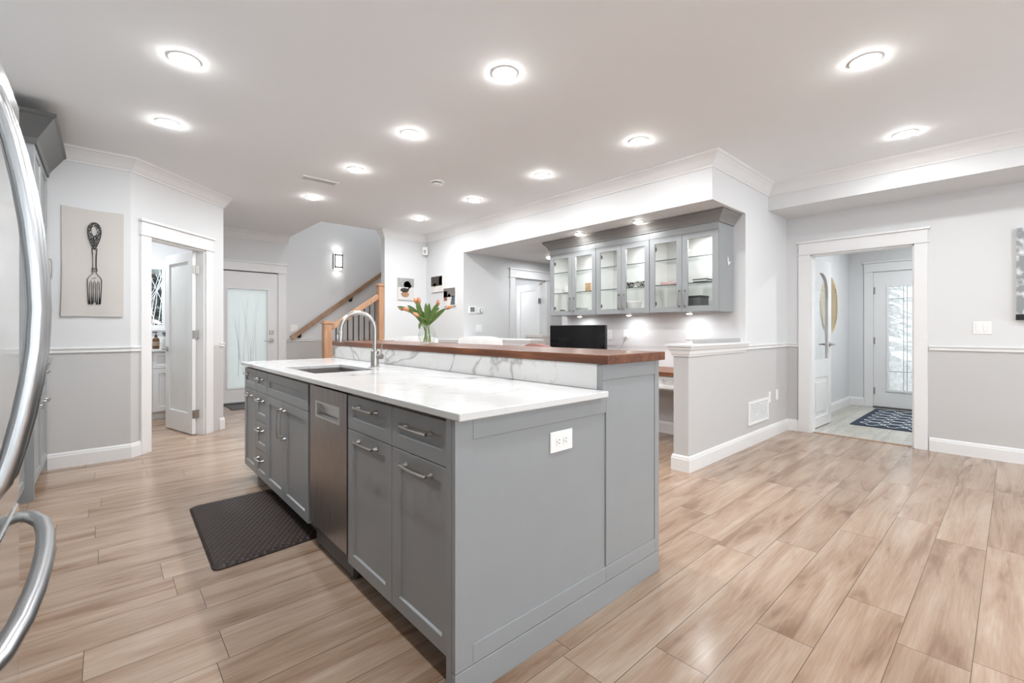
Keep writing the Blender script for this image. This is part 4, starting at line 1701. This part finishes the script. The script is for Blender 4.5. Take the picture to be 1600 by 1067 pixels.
for i, (r, u, f, tilt, pm, lab) in enumerate(flw):
    t = thing('tulip', V0 + Z * .012, lab, 'tulip', tg)
    an = 2 * PI * i / 7 + .5
    foot = V0 + Z * .014 + Vector((math.cos(an), math.sin(an), 0)) * .026
    neck = V0 + Z * .125 + (cR * r + cF * f) * .12 + Vector((math.cos(an + PI), math.sin(an + PI), 0)) * .006
    head = V0 + cR * r + cF * f + Z * u
    dirn = (cR * math.sin(math.radians(tilt)) + Z * math.cos(math.radians(tilt))).normalized()
    base = head - dirn * .024
    pts = []
    for k in range(6):
        pts.append(foot.lerp(neck, k / 5))
    for k in range(1, 11):
        q = k / 10
        c1 = neck + (neck - foot).normalized() * .06
        c2 = base - dirn * .06
        pts.append((1 - q) ** 3 * neck + 3 * q * (1 - q) ** 2 * c1 + 3 * q * q * (1 - q) * c2 + q ** 3 * base)
    MB().tube(pts, .0033, 8).build('stem', 'stem', t, smooth=True)
    # flower: six overlapping petals forming a bud
    rot = dirn.to_track_quat('Z', 'Y').to_matrix()
    for k in range(6):
        pb = MB()
        ph_ = PI / 3 * k
        R0 = .0145 if k % 2 else .0165
        vs, fs = [], []
        nu, nv = 6, 8
        for lay in (0, 1):
            for jj in range(nv + 1):
                v = jj / nv
                rad = R0 * (math.sin(PI * (.08 + .80 * v)) ** .7) * (1 - .22 * v) - lay * .0012
                half = .80 * (1 - .55 * v ** 2.2)
                for ii in range(nu + 1):
                    a_ = ph_ + half * (-1 + 2 * ii / nu)
                    z_ = .050 * v - .004 * (1 - math.cos((-1 + 2 * ii / nu) * 1.4)) * v
                    p = Vector((rad * math.cos(a_), rad * math.sin(a_), z_))
                    vs.append(base + rot @ p)
        W_ = nu + 1
        for lay in (0, 1):
            for jj in range(nv):
                for ii in range(nu):
                    q = lay * W_ * (nv + 1) + jj * W_ + ii
                    fs.append((q, q + 1, q + W_ + 1, q + W_))
        pb.add(vs, fs).build('petal', pm, t, smooth=True)
    # leaves
    for k in range(2 if i != 5 else 3):
        l0 = pts[6 + k]
        sidev = cR * (r * .8 + rr.uniform(-.05, .05)) + cF * (f + rr.uniform(-.05, .05))
        tip = l0 + sidev * rr.uniform(.5, .95) + Z * rr.uniform(.06, .15)
        mid = l0 + sidev * .3 + Z * rr.uniform(.07, .11)
        if i in (3, 4) and k == 0:
            tip, mid = head - dirn * .01 + cF * -.02, l0.lerp(head, .5) + cR * -.01 + cF * -.03
        if i == 6 and k == 0:
            tip, mid = head - cR * .02 - Z * .01 - cF * .02, l0 + cR * .05 + Z * .07
        if i == 1 and k == 0:
            tip, mid = head + cR * .02 - cF * .02, l0 - cR * .04 + Z * .08
        if i == 2 and k == 0:
            tip, mid = l0 - cR * .05 - Z * .035 - cF * .03, l0 - cR * .05 + Z * .035 - cF * .03
        lb_ = leafblade(MB(), [l0, mid, tip], rr.uniform(.012, .019), -cF)
        lb_.build('leaf', 'leafg', t, smooth=True)


# ------------------------------------------------------------------ stair railings, sconce, pictures, wall devices
rl = thing('stair_balustrade', (2.8, 6.63, 0), 'oak stair balustrade with two square newels and thin black balusters', 'railing')
RYY = 6.63


def newel(x, z0, z1):
    b = MB()
    b.box(x - .055, x + .055, RYY - .055, RYY + .055, z0, z1 - .045)
    nw = b.build('newel', 'oak', rl, bevel=.003)
    MB().box(x - .068, x + .068, RYY - .068, RYY + .068, z1 - .045, z1 - .022).build('collar', 'oak', nw, bevel=.003)
    bb_ = MB()
    bb_.prism([(-.06, 0), (.06, 0), (.045, .022), (-.045, .022)], (x, RYY - .055, z1 - .022), X, Z, Y, .11)
    bb_.build('cap', 'oak', nw)


newel(2.375, 0, 1.295)
newel(3.205, .3, 1.885)
SL = .675


def railz(x):
    return 1.195 + (x - 2.43) * SL


ax = Vector((1, 0, SL)).normalized()
nx = Vector((-SL, 0, 1)).normalized()
L_ = (3.155 - 2.43) / ax.x
MB().boxf(Vector((2.43, RYY - .032, railz(2.43))) - nx * .04, ax, Y, nx, L_, .064, .075).build('handrail', 'oak', rl, bevel=.008)
MB().boxf(Vector((2.43, RYY - .035, .215)) - nx * .02, ax, Y, nx, L_, .07, .20).build('stringer', 'trim', rl)
for x in (2.507, 2.593, 2.678, 2.764, 2.849, 2.934, 3.02, 3.105):
    MB().box(x - .0075, x + .0075, RYY - .0075, RYY + .0075, .36 + (x - 2.43) * SL, railz(x) - .02).build('baluster', 'iron', rl)

hr = thing('wall_handrail', (2.33, 8.0, 1.0), 'sloping wooden handrail on black brackets along the stair wall', 'handrail')
sl2 = .745
ax = Vector((1, 0, sl2)).normalized()
nx = Vector((-sl2, 0, 1)).normalized()
MB().boxf(Vector((2.31, 7.985, .995)), ax, Y, nx, 2.6, .05, .075).build('rail', 'oakrail', hr, bevel=.006)
for x in (2.44, 3.32, 4.2):
    z = .995 + (x - 2.31) * sl2 - .01
    b = MB().cyl((x, 8.0995, z - .03), -Y, .034, .008, 18)
    b.tube([(x, 8.09, z - .03), (x, 8.04, z - .03), (x, 8.012, z - .01), (x, 8.01, z + .012)], .009, 8)
    b.build('bracket', 'iron', hr, smooth=True)

sc = thing('wall_sconce', (3.075, 8.1, 2.38), 'black framed box sconce glowing white on the stair wall', 'sconce')
x0, x1, z0, z1 = 3.01, 3.14, 2.225, 2.535
MB().box(x0 + .010, x1 - .010, 8.010, 8.085, z0 + .006, z1 - .006).build('diffuser', 'sconce', sc)
b = MB()
b.box(x0 - .005, x1 + .005, 8.085, 8.0995, z0 + .02, z1 - .02)
for xx in (x0 - .006, x1 - .008):
    b.box(xx, xx + .014, 7.998, 8.022, z0 + .03, z1 - .03)
for zz in (z0 + .035, z1 - .06):
    b.box(x0 - .006, x1 + .006, 7.998, 8.010, zz, zz + .022)
b.build('frame', 'iron', sc)
lamp('sconce_lamp', (3.075, 8.047, z1 + .02), .22, .09, sc, (1, .97, .93), rot=(PI, 0, 0))
lamp('sconce_lamp', (3.075, 8.047, z0 - .02), .16, .09, sc, (1, .97, .93))


def picture(loc, U, W, w, h, label, parts):
    """canvas print: white-edged block with a printed scene built from flat colour areas"""
    L, U, W = Vector(loc), Vector(U), Vector(W)
    t = thing('canvas_photo', L, label, 'picture', 'canvas photos in the corner')
    MB().boxf(L - U * w / 2 - Z * h / 2, U, Z, W, w, h, .022).build('canvas', mat('photo ground', parts[0], .7, var=.06), t)
    for (nm, poly, col) in parts[1:]:
        MB().prism([(u * w - w / 2, v * h - h / 2) for u, v in poly], L + W * .0221, U, Z, W, .0006).build(nm, spots(nm + ' ink', col, tuple(c * .6 for c in col), 60, .4, .65), t)
    return t


def ell(cx, cy, rx, ry, n=18):
    return [(cx + rx * math.cos(2 * PI * i / n), cy + ry * math.sin(2 * PI * i / n)) for i in range(n)]


picture((3.584, 6.5495, 1.815), X, -Y, .285, .35, 'canvas photo of a pan of food with a white jug, left of the corner',
        [(.62, .61, .60), ('print', [(0, .58), (1, .58), (1, 1), (0, 1)], (.40, .40, .39)), ('print', ell(.42, .45, .27, .10), (.04, .035, .03)),
         ('print', [(.62, .46), (.70, .50), (.88, .66), (.82, .70), (.60, .52)], (.05, .05, .05)), ('print', ell(.45, .26, .25, .14), (.42, .24, .14)), ('print', ell(.58, .70, .22, .17), (.72, .71, .70))])
picture((3.9745, 6.205, 1.895), -Y, -X, .325, .25, 'small dark canvas photo, upper one of the pair right of the corner',
        [(.70, .67, .64), ('print', [(0, .38), (1, .38), (1, 1), (0, 1)], (.06, .045, .035)), ('print', [(.72, .42), (1, .45), (1, .95), (.72, .92)], (.24, .08, .04)), ('print', ell(.32, .45, .14, .13), (.50, .36, .28))])
picture((3.9745, 5.845, 1.67), -Y, -X, .315, .275, 'small canvas photo with blue figure, lower one of the pair right of the corner',
        [(.70, .68, .66), ('print', [(0, .5), (1, .5), (1, 1), (0, 1)], (.20, .18, .17)), ('print', [(.02, .30), (.32, .30), (.32, .85), (.02, .85)], (.28, .11, .07)), ('print', ell(.48, .52, .14, .16), (.74, .70, .68)), ('print', [(.60, .05), (.98, .05), (.98, .52), (.72, .55)], (.10, .13, .17))])

sn = thing('motion_sensor', (3.935, 6.51, 2.455), 'white alarm motion sensor high in the wall corner', 'sensor')
dv = Vector((-1, -1, 0)).normalized()
uv = Vector((1, -1, 0)).normalized()
MB().boxf(Vector((3.935, 6.51, 2.39)) - uv * .045, uv, Z, dv, .09, .13, .05).build('housing', 'plate', sn, bevel=.008)
MB().boxf(Vector((3.935, 6.51, 2.415)) - uv * .022 + dv * .0505, uv, Z, dv, .044, .06, .003).build('lens', mat('sensor lens', (.45, .43, .42), .3), sn, bevel=.002)

th = thing('thermostat', (4.13, 5.499, 1.465), 'white thermostat with dark rectangular screen on the hall wall', 'thermostat')
MB().box(4.065, 4.195, 5.478, 5.4995, 1.41, 1.52).build('case', 'plate', th, bevel=.004)
MB().box(4.085, 4.165, 5.4765, 5.4785, 1.435, 1.505).build('screen', mat('lcd', (.20, .21, .20), .3), th)
th = thing('round_thermostat', (4.285, 5.499, 1.46), 'small white round-dial control beside the thermostat', 'thermostat')
MB().box(4.225, 4.345, 5.481, 5.4995, 1.42, 1.50).build('case', 'plate', th, bevel=.006)
MB().cyl((4.295, 5.481, 1.46), -Y, .030, .008, 24).build('dial', 'matte', th)
MB().cyl((4.295, 5.4735, 1.46), -Y, .024, .004, 24).build('dial_face', 'plate', th)
outlet((4.262, 5.4995, 1.185), X, Z, -Y, 'white switch plate under the round dial on the hall wall', 'switch', 'decora2', w=.118, name='light_switch')
outlet((2.36, 8.0995, 1.19), X, Z, -Y, 'white switch plate right of the glass rear door', 'switch', 'decora2', w=.118, name='light_switch')
outlet((5.9198, .195, 1.185), -Y, Z, -X, 'white two-rocker light switch right of the entry doorway', 'switch', 'decora2', w=.118, name='light_switch')
outlet((5.354, 1.7798, .435), X, Z, -Y, 'white outlet plate just right of the wall register', kind='decora', w=.068)
outlet((5.585, 1.7798, .44), X, Z, -Y, 'white outlet plate nearest the doorway on the grey wall', kind='decora', w=.068)

# wall register
vg = thing('wall_register', (5.03, 1.78, .32), 'white slatted heating register low on the grey wall', 'vent')
b = MB()
b.shaker((4.77, 1.7798, .205), X, Z, -Y, .54, .235, .012, .028, hole=True)
b.build('frame', 'plate', vg, bevel=.002)
MB().box(4.79, 5.29, 1.7775, 1.7795, .225, .42).build('backing', mat('register shade', (.45, .45, .45), .7), vg)
b = MB()
for i in range(11):
    z = .236 + i * .0165
    b.boxf((4.797, 1.7765, z), X, Vector((0, -1, -.9)).normalized(), Vector((0, -.9, 1)).normalized(), .486, .010, .0025)
for x in (4.92, 5.04, 5.16):
    b.box(x - .003, x + .003, 1.767, 1.7765, .232, .412)
b.build('slats', 'grill', vg)

# canvas on the right-hand wall
cv = thing('wall_canvas', (5.9, -.42, 1.65), 'tall abstract grey-white canvas cut by the right edge of the photo', 'picture')
MB().box(5.885, 5.9195, -.82, -.012, 1.252, 2.05).build('stretcher', mat('canvas edge', (.58, .56, .50), .8), cv)
MB().box(5.881, 5.8855, -.82, -.012, 1.295, 2.05).build('print', 'canvas', cv)
MB().box(5.878, 5.8855, -.825, -.008, 1.250, 1.300).build('black_band', 'black', cv)

# ------------------------------------------------------------------ ceiling fixtures
pots = [(.337, 3.19), (.347, 4.25), (1.797, 2.065), (1.80, 3.20), (1.80, 4.27), (1.807, 5.51), (3.26, 2.065), (3.262, 3.175), (3.278, 4.33), (3.258, 5.56), (3.258, .575), (4.71, .58)]
plab = ['recessed ceiling light nearest the refrigerator, upper left of the photo', 'recessed ceiling light above the left cabinets, nearest the diagonal wall', 'recessed ceiling light above the near end of the island worktop', 'second recessed ceiling light along the island from the near end',
        'third recessed ceiling light along the island from the near end', 'recessed ceiling light farthest along the island row, toward the rear door', 'recessed ceiling light before the bulkhead, nearest of its row to the camera side', 'second recessed ceiling light in the row beside the bulkhead',
        'third recessed ceiling light in the row beside the bulkhead', 'recessed ceiling light closest to the corner with the canvas photos', 'large-looking recessed ceiling light at upper right of the photo', 'recessed ceiling light nearest the soffit over the entry doorway']
pg = 'recessed ceiling lights'


def pot(loc, label, group=pg, watts=POT, r=.055, lens='led'):
    L = Vector(loc)
    t = thing('recessed_light', L, label, 'light', group)
    MB().lathe([(r + .022, 0), (r + .021, -.005), (r + .004, -.008), (r, -.004), (r, -.001)], L, 32).build('trim_ring', 'plate', t, smooth=True)
    MB().lathe([(r, -.0015), (r * .985, -.010), (r * .85, -.019), (r * .5, -.025), (0, -.027)], L, 28).build('lens', lens, t, smooth=True)
    lamp('pot_lamp', L - Z * .032, watts, .09, t)
    return t


for (x, y), lb_ in zip(pots, plab):
    pot((x, y, H), lb_, watts=POT * (1.5 if y > 5 else 1.2 if y > 4 else 1))
for (x, y), lb_ in zip(((.337, 2.065), (.337, .575), (1.80, .575), (3.26, -.92), (4.71, -.92), (1.80, -.92)),
                       ('recessed ceiling light straight above the refrigerator front', 'recessed ceiling light beside the camera, on the refrigerator side', 'recessed ceiling light between the camera and the island end',
                        'recessed ceiling light behind the camera, middle of its row', 'recessed ceiling light behind the camera, nearest the right wall', 'recessed ceiling light behind the camera, nearest the left')):
    pot((x, y, H), lb_)
for (x, y), lb_ in zip(((4.212, 2.677), (4.217, 3.494), (5.255, 4.957)), ('small recessed light in the nook ceiling before the right glass cabinets', 'small recessed light in the nook ceiling before the left glass cabinets', 'small recessed light in the hall ceiling beyond the glass cabinets')):
    pot((x, y, 2.317), lb_, 'small recessed lights in the low nook ceiling', 1.2 if x < 5 else 8, .040, 'puck')
pot((7.3, .5, 2.55), 'added unseen light in the entry ceiling, brightening the entry beyond the doorway', None, 26)  # out-of-view lamp, added to light the entry
pot((.15, 7.0, H), 'added unseen light in the utility room ceiling, brightening that room', None, 22)  # added fill for the utility room; the fixture itself is unseen
pot((5.3, 6.6, 2.45), 'recessed light in the room beyond the hall door', None, 14)

pot((3.3, 7.4, 5.0), 'added unseen light at the top of the stairwell, brightening its walls', None, 16)  # invented upstairs lamp, there to brighten the dark stairwell
sd = thing('smoke_detector', (2.59, 4.06, H), 'round white smoke detector with dark slots on the ceiling', 'smoke detector')
MB().lathe([(.075, 0), (.075, -.010), (.066, -.014), (.052, -.016)], (2.59, 4.06, H), 30).build('base', 'plate', sd, smooth=True)
MB().lathe([(.052, -.014), (.052, -.026)], (2.59, 4.06, H), 30).build('slot_ring', 'slot', sd)
MB().lathe([(.058, -.026), (.057, -.036), (.045, -.042), (0, -.043)], (2.59, 4.06, H), 30).build('cover', 'plate', sd, smooth=True)
cvn = thing('ceiling_register', (1.655, 4.83, H), 'flat white air register in the ceiling between the lights', 'vent')
b = MB()
b.shaker((1.48, 4.78, H), X, Y, -Z, .36, .13, .006, .018, hole=True)
b.build('frame', 'plate', cvn)
b = MB()
for i in range(6):
    b.box(1.498, 1.822, 4.800 + i * .0165, 4.806 + i * .0165, H - .005, H - .001)
b.build('slats', mat('register slat', (.6, .6, .6), .5), cvn)

# ------------------------------------------------------------------ utility room behind the diagonal door
uc = thing('utility_cabinet', (.2, 7.74, 0), 'white base cabinet under the utility room window', 'cabinet')
MB().box(-.98, .93, 7.45, 8.09, .10, .88).build('body', 'trim', uc)
MB().box(-.98, .93, 7.50, 7.52, 0, .10).build('toe_kick', 'trim', uc)
for i in range(4):
    x0 = -.975 + i * .4765
    MB().shaker((x0, 7.45, .105), X, Z, -Y, .472, .555, .02, .06).build('door', 'trim', uc)
    MB().shaker((x0, 7.45, .665), X, Z, -Y, .472, .205, .02, .045).build('drawer', 'trim', uc)
uw = MB().box(-.99, .93, 7.40, 8.098, .881, .915).build('utility_worktop', 'marble', bevel=.003)
tag(uw, 'white worktop below the utility room window', 'countertop')
bo = thing('soap_bottle', (.49, 7.48, .9155), 'amber pump soap bottle on the utility room worktop', 'bottle')
MB().lathe([(0, 0), (.036, 0), (.038, .004), (.038, .12), (.03, .140), (.014, .150), (.014, .16)], (.49, 7.48, .9155), 20).build('bottle', 'amber', bo, smooth=True)
b = MB().cyl((.49, 7.48, 1.075), Z, .016, .02, 14)
b.cyl((.49, 7.48, 1.094), Z, .005, .035, 8)
b.boxf((.455, 7.472, 1.125), X, Y, Z, .05, .016, .012)
b.build('pump', 'black', bo)
MB().lathe([(.0383, .04), (.0386, .041), (.0386, .095), (.0383, .096)], (.49, 7.48, .9155), 20).build('paper_label', mat('brown label', (.30, .22, .16), .7), bo)
bo = thing('spray_bottle', (.60, 7.60, .9155), 'clear spray bottle with dark trigger beside the soap bottle', 'bottle')
MB().lathe([(0, 0), (.032, 0), (.034, .004), (.034, .11), (.016, .15), (.013, .165)], (.60, 7.60, .9155), 20).build('bottle', mat('grey-green bottle', (.42, .43, .38), .3), bo, smooth=True)
b = MB().cyl((.60, 7.60, 1.08), Z, .015, .025, 12)
b.box(.565, .625, 7.592, 7.608, 1.105, 1.13)
b.boxf((.567, 7.595, 1.105), Vector((.4, 0, -1)).normalized(), Y, Vector((1, 0, .4)).normalized(), .035, .010, .008)
b.build('trigger', 'matte', bo)

# ------------------------------------------------------------------ entry: mat, mirror
em = thing('entry_mat', (7.5, .95, 0), 'navy blue mat with white curling lattice before the front door', 'mat')
MX0, MX1, MY0, MY1 = 6.83, 8.42, .38, 1.36
MB().box(MX0, MX1, MY0, MY1, -.0015, .007).build('pile', mat('navy pile', (.022, .036, .062), .9, var=.3, scale=150, bump=.4), em)
b = MB()
ny, nx_ = 4, 6
for j in range(ny):
    for i in range(nx_):
        cx_ = MX0 + .10 + (MX1 - MX0 - .20) * (i + .5) / nx_
        cy_ = MY0 + .09 + (MY1 - MY0 - .18) * (j + .5) / ny
        rx, ry = (MX1 - MX0 - .20) / nx_ * .52, (MY1 - MY0 - .18) / ny * .50
        pts = []
        for k in range(25):
            an = 2 * PI * k / 24
            q = 1 + .22 * math.cos(4 * an)
            pts.append((cx_ + rx * q * math.cos(an), cy_ + ry * q * math.sin(an)))
        if True:
            b.ribbon(pts, .017, (0, 0, .0071), X, Y, Z, .0008)
b.build('lattice', mat('white pile', (.62, .66, .68), .9), em)
ge_ = thing('round_mirror', (7.43, 1.719, 1.50), 'round brass-toned mirror on the entry side wall', 'mirror')
b = MB()
vs, fs = [], []
n = 48
for (r, d_) in ((.39, 0), (.395, .02), (.375, .024), (.365, .016)):
    for k in range(n):
        an = 2 * PI * k / n
        vs.append((7.43 + r * math.cos(an), 1.7195 - d_, 1.50 + r * math.sin(an)))
for q in range(3):
    for k in range(n):
        fs.append((q * n + k, q * n + (k + 1) % n, (q + 1) * n + (k + 1) % n, (q + 1) * n + k))
b.add(vs, fs).build('frame', 'gold', ge_, smooth=True)
MB().cyl((7.43, 1.719, 1.50), -Y, .367, .016, 48).build('glass', mat('brass toned glass', (.66, .50, .27), .25, .9), ge_)
dm = MB().box(1.36, 2.0, 7.55, 8.0, .0005, .012).build('door_mat', 'matte', bevel=.004)
tag(dm, 'dark grey door mat before the glass rear door', 'mat')

# ------------------------------------------------------------------ trees and shrubs outside
def conifer(loc, h, r, label):
    t = thing('conifer_tree', loc, label, 'tree', 'conifers outside')
    L = Vector(loc)
    MB().tube([L, L + Z * h * .9], [.12, .03], 8).build('trunk', 'oakrail', t)
    b = MB()
    q = random.Random(h)
    for i in range(1100):
        v = q.random() ** .8
        an = q.uniform(0, 2 * PI)
        rad = r * (1 - v) * q.uniform(.35, 1)
        p = L + Vector((rad * math.cos(an), rad * math.sin(an), .3 + v * (h - .3)))
        d_ = Vector((math.cos(an), math.sin(an), q.uniform(-.5, .1))) * q.uniform(.25, .55)
        s_ = Vector((-math.sin(an), math.cos(an), 0)) * .13
        b.add([p - s_, p + s_, p + d_ * .6 + s_ * .8, p + d_ - Z * .05, p + d_ * .6 - s_ * .8, p + d_ * .5 + Z * .05], [(0, 1, 5), (1, 2, 5), (2, 3, 5), (3, 4, 5), (4, 0, 5)])
    b.build('needles', 'conifer', t)
    return t


conifer((.3, 11.6, -.08), 5.4, 1.6, 'dark conifer close outside the utility room window')
conifer((.9, 15.6, -.08), 7.0, 2.0, 'dark conifer farther outside the utility room window')
conifer((12.4, 2.6, -.08), 4.6, 1.5, 'dark conifer seen blurred through the front door glass')
sh = thing('bare_shrub', (.45, 9.4, -.08), 'frosted bare shrub just outside the utility room window', 'shrub')
b = MB()
q = random.Random(11)
for i in range(70):
    p = Vector((.45 + q.uniform(-.35, .35), 9.4 + q.uniform(-.15, .15), -.08))
    pts = [p]
    d_ = Vector((q.uniform(-.35, .35), q.uniform(-.25, .25), 1)).normalized()
    for k in range(7):
        d_ = (d_ + Vector((q.uniform(-.25, .25), q.uniform(-.2, .2), q.uniform(-.1, .1)))).normalized()
        pts.append(pts[-1] + d_ * q.uniform(.28, .42))
    b.tube(pts, [.008 - .0008 * k for k in range(8)], 5)
b.build('twigs', 'twig', sh)
pb = MB().box(9.3, 9.9, 1.0, 1.45, -.08, .62).build('planter', 'greybox', bevel=.02)
tag(pb, 'dark planter box outside the front door', 'planter')
